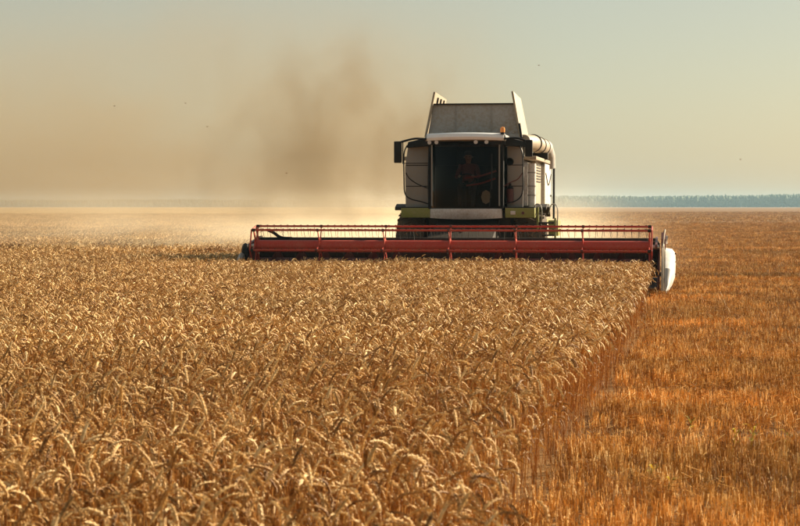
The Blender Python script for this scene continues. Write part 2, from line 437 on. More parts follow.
def scatter(name, sets, mats, sheet=None):
    """ONE object whose mesh holds the plant shapes and the places where they grow; geometry nodes set them out.
    sets: (shapes, points, rotations, scales, shape numbers); sheet: (verts, faces, slot) kept as it is"""
    v, f, s, vid, var, rot, scl = [], [], [], [], [], [], []
    def put(pv, pf, ps, code):
        b = len(v); v.extend(pv); f.extend(tuple(i + b for i in q) for q in pf); s.extend(ps); vid.extend([code] * len(pv))
        var.extend([0] * len(pv)); rot.extend([(0, 0, 0)] * len(pv)); scl.extend([(1, 1, 1)] * len(pv))
    if sheet: put(sheet[0], sheet[1], [sheet[2]] * len(sheet[1]), 5000)
    for k, st in enumerate(sets):
        for j, (pv, pf, ps) in enumerate(st[0]): put(pv, pf, ps, k * 100 + j)
    parts = [np.array(v, float)]; vid = [np.array(vid)]; var = [np.array(var)]; rot = [np.array(rot, float)]; scl = [np.array(scl, float)]
    for k, (pr, P, ro, sc, va) in enumerate(sets):
        parts.append(P); vid.append(np.full(len(P), -1 - k)); var.append(va); rot.append(ro); scl.append(sc)
    me = bpy.data.meshes.new(name); me.from_pydata(np.vstack(parts).tolist(), [], f)
    me.polygons.foreach_set('material_index', s)
    for m in mats: me.materials.append(m)
    for nm, ty, key, arr, dt in (('vid', 'INT', 'value', vid, np.int32), ('var', 'INT', 'value', var, np.int32), ('rot', 'FLOAT_VECTOR', 'vector', rot, np.float32), ('scl', 'FLOAT_VECTOR', 'vector', scl, np.float32)):
        at = me.attributes.new(nm, ty, 'POINT'); at.data.foreach_set(key, np.concatenate(arr).astype(dt).ravel())
    me.update()
    o = bpy.data.objects.new(name, me); col.objects.link(o)
    ng = bpy.data.node_groups.new(name + '_layout', 'GeometryNodeTree')
    ng.interface.new_socket('Geometry', in_out='INPUT', socket_type='NodeSocketGeometry'); ng.interface.new_socket('Geometry', in_out='OUTPUT', socket_type='NodeSocketGeometry')
    n, l = ng.nodes, ng.links
    gi, go = n.new('NodeGroupInput'), n.new('NodeGroupOutput')
    def attr(nm, dt):
        x = n.new('GeometryNodeInputNamedAttribute'); x.data_type = dt; x.inputs['Name'].default_value = nm; return x.outputs['Attribute']
    vidn = attr('vid', 'INT')
    def pick(k):
        c = n.new('FunctionNodeCompare'); c.data_type = 'INT'; c.operation = 'EQUAL'
        ins = [i for i in c.inputs if i.type == 'INT']; l.new(vidn, ins[0]); ins[1].default_value = k
        sp = n.new('GeometryNodeSeparateGeometry'); sp.domain = 'POINT'; l.new(gi.outputs[0], sp.inputs['Geometry']); l.new(c.outputs[0], sp.inputs['Selection'])
        return sp.outputs['Selection']
    fin = n.new('GeometryNodeJoinGeometry'); l.new(fin.outputs[0], go.inputs[0])
    if sheet: l.new(pick(5000), fin.inputs[0])
    for k, st in enumerate(sets):
        jn = n.new('GeometryNodeJoinGeometry')
        for j in range(len(st[0])):
            ti = n.new('GeometryNodeGeometryToInstance'); l.new(pick(k * 100 + j), ti.inputs[0]); l.new(ti.outputs[0], jn.inputs[0])
        ip = n.new('GeometryNodeInstanceOnPoints')
        m2p = n.new('GeometryNodeMeshToPoints'); l.new(pick(-1 - k), m2p.inputs['Mesh'])
        l.new(m2p.outputs[0], ip.inputs['Points']); l.new(jn.outputs[0], ip.inputs['Instance'])
        ip.inputs['Pick Instance'].default_value = True
        l.new(attr('var', 'INT'), ip.inputs['Instance Index'])
        e2r = n.new('FunctionNodeEulerToRotation'); l.new(attr('rot', 'FLOAT_VECTOR'), e2r.inputs[0]); l.new(e2r.outputs[0], ip.inputs['Rotation'])
        l.new(attr('scl', 'FLOAT_VECTOR'), ip.inputs['Scale'])
        l.new(ip.outputs[0], fin.inputs[0])
    md = o.modifiers.new('layout', 'NODES'); md.node_group = ng
    return o

def jitter_grid(x0, x1, y0, y1, dens, r):
    s = 1 / math.sqrt(dens); X, Y = np.meshgrid(np.arange(x0, x1, s), np.arange(y0, y1, s))
    X = X.ravel() + (r.random(X.size) - 0.5) * s * 1.6; Y = Y.ravel() + (r.random(Y.size) - 0.5) * s * 1.6
    return X, Y

def in_view(X, Y, pad):
    return np.abs(X) < 0.2125 * Y + pad

def crop_height(X, Y):
    """broad swells and dips in the crop"""
    return 1.0 + 0.035 * np.sin(X * 0.9 + 0.4 * np.sin(Y * 0.5)) * np.sin(Y * 0.45 + 1.3) + 0.03 * np.sin(X * 2.3 + Y * 1.1) * np.sin(Y * 0.8 - X)

def orient(N, r, tilt=0.10):
    """ears hang mostly to the right and towards the viewer, with plenty of strays"""
    yaw = np.where(r.random(N) < 0.72, r.normal(-0.25, 0.75, N), r.random(N) * 2 * np.pi)
    return np.stack([r.normal(0, tilt, N), r.normal(0.03, tilt, N), yaw], 1)

NV = 12
near = [plant(True, 1200 + i) for i in range(NV)]
near_p = [merge([(s[0], s[1], 0), (e[0], e[1], 1)] + [(lv[0], lv[1], 2) for lv in L]) for s, e, L in near]
mid = [plant(False, 2400 + i) for i in range(NV)]
mid_p = [merge([(s[0], s[1], 0), (e[0], e[1], 1)] + [(lv[0], lv[1], 2) for lv in L]) for s, e, L in mid]

# nearest stretch, detailed
X, Y = jitter_grid(-6.5, 3.5, 5.0, 16.0, 180, rng)
k = is_crop(X, Y) & in_view(X, Y, 0.9); X, Y = X[k], Y[k]
# ragged edge
k = (crop_edge(Y) - X > 0.10 * rng.random(len(X))); X, Y = X[k], Y[k]
rot = orient(len(X), rng, 0.065); hz = crop_height(X, Y) * rng.normal(1.0, 0.055, len(X)); var = rng.integers(0, NV, len(X))
scl = np.stack([np.clip(hz, .8, 1.2)] * 3, 1)
# the 300 stalks that show largest: nearest ones whose ears stand in the picture
top_d = Y; vis = (np.abs(X) < 0.205 * Y) & (Y > 6.35)
order = np.argsort(np.where(vis, Y, 1e9))
def stand_out(i):   # prefer those whose heads rise above their neighbours
    return hz[i]
cand = order[:620]; cand = cand[np.argsort(-hz[cand])][:300]
single = np.zeros(len(X), bool); single[cand] = True
n_near = int((~single).sum())
set_near = (near_p, np.stack([X, Y, 0 * X], 1)[~single], rot[~single], scl[~single], var[~single])

def mesh_of(name, v, f, mat):
    me = bpy.data.meshes.new(name); me.from_pydata(v, [], f); me.materials.append(mat); me.update(); return me
part_mesh = []
for s, e, L in near:
    part_mesh.append(([('stem', mesh_of('stem', s[0], s[1], M['stem'])), ('ear', mesh_of('ear', e[0], e[1], M['ear']))] + [('leaf', mesh_of('leaf', lv[0], lv[1], M['leaf'])) for lv in L]))
for i in cand:
    t = empty('wheat_stalk', (X[i], Y[i], 0)); t.rotation_euler = tuple(rot[i]); t.scale = tuple(scl[i])
    for nm, me in part_mesh[var[i]]:
        o = bpy.data.objects.new(nm, me); col.objects.link(o); o.parent = t
    fin_ = FINALS[var[i]]
    ear_is = 'nearly upright' if fin_ < 90 else 'arched' if fin_ < 170 else 'tightly hooked'
    dx, dy = math.cos(rot[i][2]), math.sin(rot[i][2])
    way = ('towards the stubble' if dx > 0 else 'away from the stubble') if abs(dx) > abs(dy) else ('towards the harvester' if dy > 0 else 'towards the viewer')
    gap = crop_edge(Y[i]) - X[i]
    spot = 'on the cut edge' if gap < 0.25 else 'just inside the cut edge' if gap < 0.6 else 'deep inside the crop' if gap > 1.3 else 'some way into the crop'
    tag(t, f'{"tall" if hz[i] > 1.085 else "short" if hz[i] < 1.03 else "ripe"} wheat stalk {spot}, {ear_is} ear bent {way}', 'wheat', 'nearest wheat stalks')

# middle distance up to the header
X, Y = jitter_grid(-13, 8, 16.0, 50.0, 310, rng)
k = is_crop(X, Y) & in_view(X, Y, 0.9) & (crop_edge(Y) - X > 0.12 * rng.random(len(X))); X, Y = X[k], Y[k]
rot = orient(len(X), rng, 0.075)
near_knife = np.clip(1 - ((HY - 0.1 - (X - HX) * 0.148) - Y) / 0.9, 0, 1) * (np.abs(X - HX) < 4.7)
rot[:, 0] += near_knife * rng.normal(-0.15, .30, len(X)); rot[:, 1] += near_knife * rng.normal(0, .28, len(X))
hz = np.clip(crop_height(X, Y) * rng.normal(1.0, 0.05, len(X)), .8, 1.2)
set_mid = (mid_p, np.stack([X, Y, 0 * X], 1), rot, np.stack([hz * .9, hz * .9, hz], 1), rng.integers(0, NV, len(X)))
n_mid = len(X)

# beyond the header: square metres of ears
def ear_patch(seed, n=110, big=1.35):
    r = random.Random(seed); parts = []
    for i in range(n):
        px, py = r.random() - .5, r.random() - .5; s, e, L = mid[r.randrange(NV)]
        a = r.gauss(-0.35, 1.0); c, d = math.cos(a), math.sin(a); h = 1 + r.gauss(0, 0.05)
        ev, ef = e
        bx, by, bz = ev[0]
        vv = []
        for (x, y, z) in ev:
            x, y, z = bx + (x - bx) * big, y * big, bz + (z - bz) * big
            vv.append((px + c * x - d * y, py + d * x + c * y, z * h))
        parts.append((vv, ef, 1))
        w = 0.003; parts.append(([(px - w, py, 0.35), (px + w, py, 0.35), (px + c * bx * .8, py + d * bx * .8, bz * h)], [(0, 1, 2)], 0))
    return merge(parts)
patches = [ear_patch(500 + i) for i in range(6)]
X, Y = jitter_grid(-75, 40, 50.0, 290.0, 1.15, rng)
k = is_crop(X + 0.6, Y) & in_view(X, Y, 3.0); X, Y = X[k], Y[k]
k = rng.random(len(X)) < np.clip(150.0 / Y, 0.35, 1.0); X, Y = X[k], Y[k]
N = len(X)
set_far = (patches, np.stack([X, Y, 0 * X], 1), np.stack([0 * X, 0 * X, rng.normal(0, .5, N)], 1), np.stack([np.full(N, 1.05)] * 2 + [rng.normal(1, .04, N)], 1), rng.integers(0, 6, N))
# far off, the closed top of the crop with its cut face
rows = [[(HX + math.tan(-TH) * (94.9 - HY) - 4.88 - (HX + math.tan(-TH) * (94.9 - HY) - 4.9 + 0.9 * 94.9 + 60) * t, 94.9, 0.0) for t in (0, 0, .1, .25, .5, .75, 1)]]
for y in (95, 130, 180, 260, 400, 600, 900, 1300, 1700):
    xr = min(HX + math.tan(-TH) * (y - HY) - 4.9, 0.05 * y)
    rows.append([(xr + .02, y, 0.0)] + [(xr - (xr + 0.9 * y + 60) * t, y, 0.66) for t in (0, .1, .25, .5, .75, 1)])
sheet = ([p for r_ in rows for p in r_], [(i * 7 + j, i * 7 + j + 1, (i + 1) * 7 + j + 1, (i + 1) * 7 + j) for i in range(len(rows) - 1) for j in range(6)], 3)
wc = scatter('wheat_crop', [set_near, set_mid, set_far], [M['stem'], M['ear'], M['leaf'], M['canopy']], sheet)
tag(wc, 'ripe golden standing wheat stretching to the header and the horizon', 'wheat', kind='stuff')

# ------------------------------------------------------------------ stubble
def stubble_row(seed, n=14, length=0.30):
    """a few cut wheat plants, each a tight bunch of short stiff straws"""
    r = random.Random(seed); parts = []; plants = [(r.uniform(-.09, .09), r.uniform(-length / 2, length / 2)) for _ in range(5)]
    for i in range(n):
        cx, cy = plants[r.randrange(5)]; x, y = cx + r.gauss(0, .010), cy + r.gauss(0, .010)
        h = 0.125 * (0.75 + 0.45 * r.random()); tx, ty = r.gauss(0, 0.12) * h, r.gauss(0, 0.12) * h; w = 0.0021 + 0.0009 * r.random()
        if r.random() < 0.08: tx, ty, h = r.gauss(0, 0.9) * h, r.gauss(0, 0.9) * h, h * 0.55
        a0 = r.random() * 6; b = [(x + w * math.cos(a0 + q * 2.094), y + w * math.sin(a0 + q * 2.094), -0.01) for q in range(3)]
        t = [(p[0] + tx, p[1] + ty, h) for p in b]
        parts.append((b + t, [(0, 1, 4, 3), (1, 2, 5, 4), (2, 0, 3, 5), (3, 4, 5)], 0))
    return merge(parts)
def straw_litter(seed, n=9):
    r = random.Random(seed); parts = []
    for i in range(n):
        x, y, z = r.gauss(0, .14), r.gauss(0, .14), 0.02 + 0.15 * r.random(); a = r.random() * math.pi; L = 0.04 + 0.10 * r.random(); tl = r.gauss(0, .4); w = 0.002
        dx, dy, dz = math.cos(a) * L * math.cos(tl), math.sin(a) * L * math.cos(tl), math.sin(tl) * L
        parts.append(([(x, y, z - w), (x + w, y, z + w), (x - w, y, z + w), (x + dx, y + dy, z + dz - w), (x + dx + w, y + dy, z + dz + w), (x + dx - w, y + dy, z + dz + w)], [(0, 1, 4, 3), (1, 2, 5, 4), (2, 0, 3, 5)], 0))
    return merge(parts)
SP = [stubble_row(700 + i) for i in range(10)] + [straw_litter(800 + i) for i in range(4)]
def band(x, y):
    """low-cut strips lying across the swath, about three metres apart"""
    ph = y * 2 * np.pi / 3.1 + 0.9 * np.sin(x * .35 + y * .11) + 0.6 * np.sin(y * .53) + x * .12
    return np.clip(np.sin(ph), 0, 1) ** 1.5 * (0.55 + 0.45 * np.sin(y * .37 + x * .21 + 1))
def rows_of_stubble(y0, y1, keep, pad, dens=30.0):
    """tufts of cut straw over the harvested ground"""
    Xs, Ys = jitter_grid(-9, 0.22 * y1 + 3, y0, y1, dens, rng)
    kk = in_view(Xs, Ys, pad) & (~is_crop(Xs - 0.02, Ys))
    Xs, Ys = Xs[kk], Ys[kk]; kk = rng.random(len(Xs)) < keep(Xs, Ys); return Xs[kk], Ys[kk]
chunks = [rows_of_stubble(5, 24, lambda x, y: 1 - .6 * band(x, y), 1.2, 60.0), rows_of_stubble(24, 52, lambda x, y: 1 - .7 * band(x, y), 1.2, 36.0), rows_of_stubble(52, 240, lambda x, y: (1 - .6 * band(x, y)) * np.clip(0.85 - (y - 52) / 210, .03, 1), 1.5, 17.0), rows_of_stubble(240, 620, lambda x, y: (1 - .5 * band(x, y)) * np.clip(1.2 - y / 700, .3, 1), 2.0, 0.7)]
X = np.concatenate([c[0] for c in chunks]); Y = np.concatenate([c[1] for c in chunks]); N = len(X)
rot = np.stack([rng.normal(0, .05, N), rng.normal(0, .05, N), rng.random(N) * 6.28], 1)
hs = 1.08 - 0.62 * band(X, Y) + rng.normal(0, .13, N)
hs *= np.where(Y < 11, 1.0, 1.0)
far = np.clip((Y - 30) / 60, 0, 1) + np.where(Y > 240, 4.0, 0)
LX, LY = jitter_grid(-8, 30, 8, 90, 5.0, rng); kk = in_view(LX, LY, 1.2) & (~is_crop(LX - .1, LY)); LX, LY = LX[kk], LY[kk]; NL = len(LX)
set_tuft = (SP[:10], np.stack([X, Y, 0 * X], 1), rot, np.stack([1 + far, 1 + far, hs], 1), rng.integers(0, 10, N))
set_litter = (SP[10:], np.stack([LX, LY, 0 * LX], 1), np.stack([0 * LX, 0 * LX, rng.random(NL) * 6.28], 1), np.ones((NL, 3)), rng.integers(0, 4, NL))
o = scatter('stubble', [set_tuft, set_litter], [M['stubble']])
tag(o, 'cut orange straw stubble in drilled rows beside the crop', 'stubble', kind='stuff')
print('COUNTS near', n_near, 'mid', n_mid, 'stubble', N, NL)

# ------------------------------------------------------------------ combine harvester
C = empty('combine_harvester', (HX, HY, 0), TH)
tag(C, 'white and green combine harvester with a wide red header cutting the wheat', 'combine harvester')

# --- header
hf = MB().prism([(1.14, 0.36), (1.18, 0.36), (1.20, 1.15), (1.15, 1.15)], 0, -4.58, 4.58).build('header_back_wall', M['dark'], C, 0.004)
MB().box(-4.55, 4.55, 1.10, 1.24, 1.155, 1.225).build('top_beam', M['dark'], hf, 0.012)
for x in np.arange(-4.2, 4.3, 1.2):
    MB().box(x - 0.03, x + 0.03, 1.205, 1.25, 0.4, 1.15).build('stiffener', M['red_dark'], hf, 0.004)
MB().prism([(-0.02, 0.14), (0.1, 0.12), (1.16, 0.30), (1.16, 0.345), (0.1, 0.17), (-0.02, 0.16)], 0, -4.58, 4.58).build('header_floor', M['steel'], C)
kb = MB().box(-4.58, 4.58, -0.07, -0.03, 0.14, 0.16).build('cutter_bar', M['steel'], C)
kg = MB()
for x in np.arange(-4.5, 4.5, 0.0762): kg.add([(x - .02, -.07, .14), (x + .02, -.07, .14), (x, -.07, .165), (x, -.19, .15)], [(0, 1, 2), (0, 3, 1), (1, 3, 2), (2, 3, 0)])
kg.build('knife_guard_row', M['steel'], kb, kind='stuff')
ia = MB().tube([(-4.5, 0.78, 0.60), (4.5, 0.78, 0.60)], 0.17, 20).build('intake_auger', M['red_dark'], C)
for s in (-1, 1):
    fl = MB(); n = 150; v = []
    for i in range(n + 1):
        x = s * (4.48 - 3.6 * i / n); t = i / n * 2 * math.pi * 6.5 * s
        for r_ in (0.16, 0.31): v.append((x, 0.78 + r_ * math.cos(t), 0.60 + r_ * math.sin(t)))
    fl.add(v, [(2 * i, 2 * i + 1, 2 * i + 3, 2 * i + 2) for i in range(n)]).build('auger_flight', M['red_dark'], ia)
for s in (-1, 1):
    ep = MB().prism([(-0.55, 0.13), (1.2, 0.25), (1.24, 1.12), (0.75, 1.12), (0.25, 0.86), (-0.55, 0.30)], 0, s * 4.59, s * 4.63).build('header_end_plate', M['red_dark'], C, 0.004)
    MB().box(s * 4.64, s * 4.67, -0.3, 1.1, 0.42, 0.47).build('end_rib', M['dark'], ep)

# reel: six bats round a central tube, tines hanging straight down
RC = (0.12, 1.045); RR = 0.475
reel = MB().tube([(-4.42, *RC), (4.42, *RC)], 0.135, 28).build('reel_tube', M['red'], C, label='thick red central tube of the reel')
MB().tube([(-4.62, *RC), (-4.41, *RC)], 0.05, 14).build('reel_shaft', M['steel'], reel)
MB().tube([(4.41, *RC), (4.62, *RC)], 0.05, 14).build('reel_shaft', M['steel'], reel)
spx = [-4.41, -2.95, -1.47, 0.0, 1.47, 2.95, 4.41]
bat_pos = [(RC[0] - RR * math.cos(R(a)), RC[1] + RR * math.sin(R(a))) for a in (-10, 50, 110, 170, 230, 290)]
for (y, z) in bat_pos:
    bt = MB().tube([(-4.45, y, z), (4.45, y, z)], 0.024, 10).build('bat', M['red'], reel)
    tn = MB()
    for x in np.arange(-4.35, 4.40, 0.155):
        bx_, by_ = rng.normal(0, .018), rng.normal(0, .02)
        tn.tube([(x, y, z - 0.015), (x + 0.004 + bx_ * .4, y + 0.02, z - 0.11), (x + 0.01 + bx_, y + 0.055 + by_, z - 0.22)], [0.0055, 0.005, 0.0035], 5)
        tn.tube([(x - 0.015, y, z + 0.024), (x + 0.015, y, z + 0.024)], 0.012, 6)
    tn.build('tine_row', M['dark'], bt if False else reel, kind='stuff')
for i, x in enumerate(spx):
    w = 0.022 if i in (0, 6) else 0.014
    m = MB()
    m.tube([(x - w, *RC), (x + w, *RC)], 0.18, 18)
    for (y, z) in bat_pos:
        d = Vector((0, y - RC[0], z - RC[1])); t = d.normalized(); p = Vector((0, -t.z, t.y))
        a = Vector((x, *RC)) + t * 0.12; b = Vector((x, y, z)) + t * 0.03
        q = [a - p * 0.035, b - p * 0.018, b + p * 0.018, a + p * 0.035]
        m.loft([[v + Vector((-w * .6, 0, 0)) for v in q], [v + Vector((w * .6, 0, 0)) for v in q]])
    m.build('reel_spider', M['red'], reel, 0.002)
    for (y, z) in bat_pos:
        MB().tube([(x - w - 0.012, y, z), (x + w + 0.012, y, z)], 0.036, 12).build('bat_bearing', M['red_dark'] if i % 6 else M['dark'], reel)
cs = MB(); rs_ = random.Random(21)
for i in range(130):
    y, z = bat_pos[rs_.choice([0, 1, 1, 3, 0])]; x = rs_.uniform(-4.4, 4.4); a = rs_.uniform(-.9, .9); L = rs_.uniform(.08, .28)
    cs.tube([(x - L * .6, y - .03, z + .028 - L * .5 * abs(a)), (x, y - .005, z + .03), (x + L * .5, y + .02, z + .028 - L * .6 * abs(a))], 0.0035, 4)
cs.build('caught_straw', M['stem'], reel, kind='stuff')
# end hexagons of the reel
for x in (-4.46, 4.46):
    m = MB()
    for i in range(6):
        a, b = bat_pos[i], bat_pos[(i + 1) % 6]
        m.tube([(x, *a), (x, *b)], 0.018, 8)
    m.build('reel_end_frame', M['red'], reel)
for s in (-1, 1):
    ra = MB().prism([(1.30, 1.16), (1.30, 1.26), (0.9, 1.24), (0.02, 1.10), (0.02, 1.00), (0.9, 1.12)], 0, s * 4.53, s * 4.58).build('reel_arm', M['red_dark'], C, 0.004)
    MB().tube([(s * 4.60, 1.05, 0.72), (s * 4.60, 0.55, 1.08)], 0.032, 10).build('lift_cylinder', M['dark'], ra)
    MB().tube([(s * 4.60, 0.55, 1.08), (s * 4.60, 0.42, 1.16)], 0.016, 8).build('piston_rod', M['steel'], ra)
MB().tube(arc([(-4.36, 1.0, 1.40), (-4.22, 1.05, 1.33), (-4.05, 1.10, 1.22), (-3.8, 1.14, 1.20)]), 0.035, 8).build('hydraulic_hose', M['black'], C)
# drive housing and hoses on the right end
dr = MB().prism([(0.35, 0.85), (1.0, 0.80), (1.05, 1.24), (0.75, 1.36), (0.42, 1.22)], 0, 4.66, 4.76).build('reel_drive_housing', M['red_dark'], C, 0.012)
MB().tube([(4.76, 0.62, 1.2), (4.80, 0.62, 1.2)], 0.09, 16).build('pulley', M['steel'], dr)
MB().tube(arc([(4.70, 0.9, 1.34), (4.74, 0.6, 1.42), (4.72, 0.3, 1.28), (4.70, 0.1, 1.05)]), 0.016, 8).build('hose', M['cream'], dr)

# right divider: beige inner blade and white hood tapering down to its tip
def ring(y, x0, x1, z0, z1, b=0.3):
    w, h = x1 - x0, z1 - z0
    return [(x0 + w * .06, y, z0), (x1 - w * b * .6, y, z0), (x1, y, z0 + h * .16), (x1 + w * .04, y, z0 + h * .55), (x1 - w * .02, y, z1 - h * .16), (x1 - w * b, y, z1 - h * .03), (x0 + w * .12, y, z1), (x0, y, z1 - h * .05)]
dv = MB().loft([ring(1.05, 4.74, 4.95, .34, .98), ring(0.6, 4.73, 4.97, .30, 1.02), ring(0.0, 4.73, 4.96, .26, .97), ring(-0.5, 4.74, 4.93, .22, .80), ring(-0.80, 4.745, 4.90, .20, .62)]).build('crop_divider', M['white'], C, 0.0, 50, label='white plastic divider hood at the end of the header')
MB().loft([ring(-0.805, 4.745, 4.90, .20, .615), ring(-1.1, 4.745, 4.86, .14, .40), ring(-1.36, 4.745, 4.79, .10, .17)]).build('divider_nose', M['light_grey'], dv, 0.0, 50)
MB().prism([(-1.40, 0.10), (-0.9, 0.12), (0.9, 0.24), (0.9, 1.05), (0.55, 1.14), (0.0, 1.02), (-0.7, 0.72), (-1.40, 0.16)], 0, 4.675, 4.735).build('divider_blade', M['cream'], dv, 0.006)
for zb in (.45, .72, .90): MB().tube([(4.985, .25, zb), (4.955, .25, zb)], 0.016, 8).build('bolt', M['dark'], dv)
MB().tube(arc([(4.70, -1.35, 0.16), (4.70, -0.4, 0.75), (4.70, 0.4, 1.13)]), 0.022, 8).build('divider_rod', M['steel'], dv)
# left divider: narrow grey shield with rounded outline
dl = MB().lathe([(-0.04, 0.20), (-0.02, 0.27), (0.02, 0.29), (0.05, 0.26), (0.055, 0.0)], (-4.74, 0.35, 0.82), 0, 28).build('drive_guard', M['dark'], C)
MB().loft([[(x, y, z) for x, z in ((-4.80, .3), (-4.68, .3), (-4.68, .85), (-4.74, .9), (-4.80, .85))] if y > -1 else [(x, y, z) for x, z in ((-4.76, .1), (-4.70, .1), (-4.70, .16), (-4.73, .18), (-4.76, .16))] for y in (0.9, 0.0, -1.3)]).build('crop_divider', M['grey'], C, 0.004)
MB().tube([(-4.70, 0.35, 0.82), (-4.62, 0.35, 0.82)], 0.25, 20).build('pulley', M['black'], dl)

# --- feeder house and undercarriage
MB().loft([[(x, 1.2, z) for x, z in ((-.78, .35), (.78, .35), (.78, 1.05), (-.78, 1.05))], [(x, 4.0, z) for x, z in ((-.74, 1.02), (.74, 1.02), (.74, 1.62), (-.74, 1.62))]]).build('feeder_house', M['dark'], C, 0.02)
for s in (-1, 1):
    MB().tube([(s * .62, 1.35, .62), (s * .62, 4.0, 1.0)], 0.05, 10).build('lift_cylinder', M['steel'], C)
MB().box(-1.0, 1.0, 4.1, 9.9, 0.95, 1.75).build('chassis', M['dark'], C, 0.03)
MB().tube([(-1.2, 4.75, 0.92), (1.2, 4.75, 0.92)], 0.20, 16).build('front_axle', M['dark'], C)
MB().tube([(-1.0, 8.7, 0.66), (1.0, 8.7, 0.66)], 0.12, 12).build('rear_axle', M['dark'], C)

def wheel(cx, cy, rad, width, rim_mat, side):
    prof = [(-width / 2 + .03, rad * .60), (-width / 2, rad * .72), (-width / 2 + .01, rad * .86), (-width / 2 + .07, rad * .955), (0, rad * .965), (width / 2 - .07, rad * .955), (width / 2 - .01, rad * .86), (width / 2, rad * .72), (width / 2 - .03, rad * .60)]
    t = MB().lathe(prof, (cx, cy, rad), 0, 48).build('wheel', M['rubber'], C)
    lg = MB(); n = 22
    for i in range(n):
        for s in (-1, 1):
            a0 = 2 * math.pi * (i + (0.5 if s > 0 else 0)) / n
            def P(x, r_, a): return (cx + x, cy + r_ * math.cos(a), rad + r_ * math.sin(a))
            v = []
            for (u, da) in ((0.02, 0.0), (width / 2 - 0.02, 0.20)):
                for r_ in (rad * .94, rad * 1.0):
                    for e in (-0.035, 0.035): v.append(P(s * u, r_ if u < .1 or r_ < rad * .95 else rad * .975, a0 + da + e))
            lg.add(v, [(0, 1, 3, 2), (4, 6, 7, 5), (2, 3, 7, 6), (0, 4, 5, 1), (0, 2, 6, 4), (1, 5, 7, 3)])
    lg.build('tread_lugs', M['rubber'], t, kind='stuff')
    rp = [(side * (width / 2 - .03), rad * .61), (side * (width / 2 - .05), rad * .57), (side * (width / 2 - .20), rad * .53), (side * (width / 2 - .22), rad * .22), (side * (width / 2 - .12), rad * .20), (side * (width / 2 - .12), 0.01)]
    rm = MB().lathe(rp, (cx, cy, rad), 0, 36).build('rim', rim_mat, t)
    for i in range(10):
        a = 2 * math.pi * i / 10; y, z = cy + .27 * rad * math.cos(a), rad + .27 * rad * math.sin(a)
        MB().tube([(cx + side * (width / 2 - .23), y, z), (cx + side * (width / 2 - .17), y, z)], 0.018, 6).build('wheel_nut', M['steel'], t)
wheel(-1.44, 4.75, 0.90, 0.76, M['light_grey'], -1); wheel(1.44, 4.75, 0.90, 0.76, M['light_grey'], 1)
wheel(-1.25, 8.7, 0.66, 0.50, M['light_grey'], -1); wheel(1.25, 8.7, 0.66, 0.50, M['light_grey'], 1)

# --- body
MB().loft([[(x, y, z) for x, z in ((-1.22, z0), (1.22, z0), (1.28, z0 + .3), (1.28, z1 - .2), (1.15, z1), (-1.15, z1), (-1.28, z1 - .2), (-1.28, z0 + .3))] for y, z0, z1 in ((4.74, 1.75, 3.45), (7.4, 1.7, 3.45), (9.6, 1.75, 3.25), (10.6, 1.9, 2.7))]).build('body_shell', M['grey'], C, 0.03)
for s in (-1, 1):
    fp = MB().prism([(s * .93, 1.92), (s * (1.56 if s < 0 else 1.31), 1.92), (s * (1.58 if s < 0 else 1.33), 2.9), (s * (1.50 if s < 0 else 1.28), 3.42), (s * 1.30, 3.52), (s * .93, 3.52)], 1, 3.98, 4.10).build('front_panel', M['grey'], C, 0.02)
    for z in (2.42, 2.93): MB().box(*sorted((s * .95, s * (1.55 if s < 0 else 1.30))), 3.972, 3.985, z, z + .02).build('panel_seam', M['black'], fp)
    # side panels, stepping outwards towards the rear
    sg = [(4.16, 5.45, 1.30, 1.40, 1.95, 3.02, 'white'), (5.50, 7.35, 1.36, 1.50, 1.62, 3.12, 'cream'), (7.42, 9.75, 1.40, 1.60, 1.95, 3.05, 'white')]
    for (y0, y1, x0, x1, z0, z1, mt) in sg:
        sp = MB().prism([(y0, z0), (y1, z0 + .02), (y1, z1 - .05), (y1 - .08, z1), (y0 + .08, z1), (y0, z1 - .08)], 0, s * x0, s * x1).build('side_panel', M[mt], C, 0.025)
        if y0 > 7: MB().tube(arc([(s * (x1 + .012), y0 + .15, z1 - .25), (s * (x1 + .012), (y0 + y1) / 2, z0 + .55), (s * (x1 + .012), y1 - .15, z1 - .25)]), 0.012, 6).build('panel_groove', M['black'], sp)
        MB().box(*sorted((s * (x1 + .002), s * (x1 + .03))), y1 - .35, y1 - .2, z0 + .25, z0 + .30).build('latch', M['black'], sp, .004)
    MB().box(*sorted((s * 1.0, s * 1.62)), 4.14, 9.7, 3.07 if s > 0 else 3.06, 3.16).build('side_ledge', M['cream'], C, 0.02)
    MB().box(*sorted((s * 1.05, s * 1.60)), 5.6, 9.6, 1.50, 1.60).build('lower_sill', M['green'], C, 0.02)
    MB().prism([(4.2, 1.92), (4.5, 2.0), (5.3, 2.0), (5.7, 1.75), (5.7, 1.68), (5.25, 1.92), (4.5, 1.92), (4.2, 1.84)], 0, s * 1.06, s * 1.86).build('front_mudguard', M['dark'], C, 0.01)
for i in range(7):
    MB().box(1.498, 1.515, 5.75, 7.1, 2.55 + i * .07, 2.58 + i * .07).build('vent_slat', M['dark'], C)
# white intake pillar beside the front corner on the ladder side
ip_ = MB().tube([(1.50, 4.30, 1.92), (1.50, 4.30, 2.98)], 0.095, 16).build('intake_pillar', M['white'], C)
for z in (2.2, 2.42, 2.75): MB().tube([(1.50, 4.30, z), (1.50, 4.30, z + .025)], 0.103, 16).build('pillar_band', M['grey'], ip_)
MB().tube([(1.68, 9.7, 1.6), (1.68, 9.7, 3.15)], 0.03, 8).build('marker_pole', M['black'], C)
MB().loft([[(x, y, z) for x, z in ((-.9, z0), (.9, z0), (1.05, z1), (-1.05, z1))] for y, z0, z1 in ((9.9, 1.1, 2.2), (11.0, 1.0, 1.7))]).build('straw_hood', M['dark'], C, 0.04)

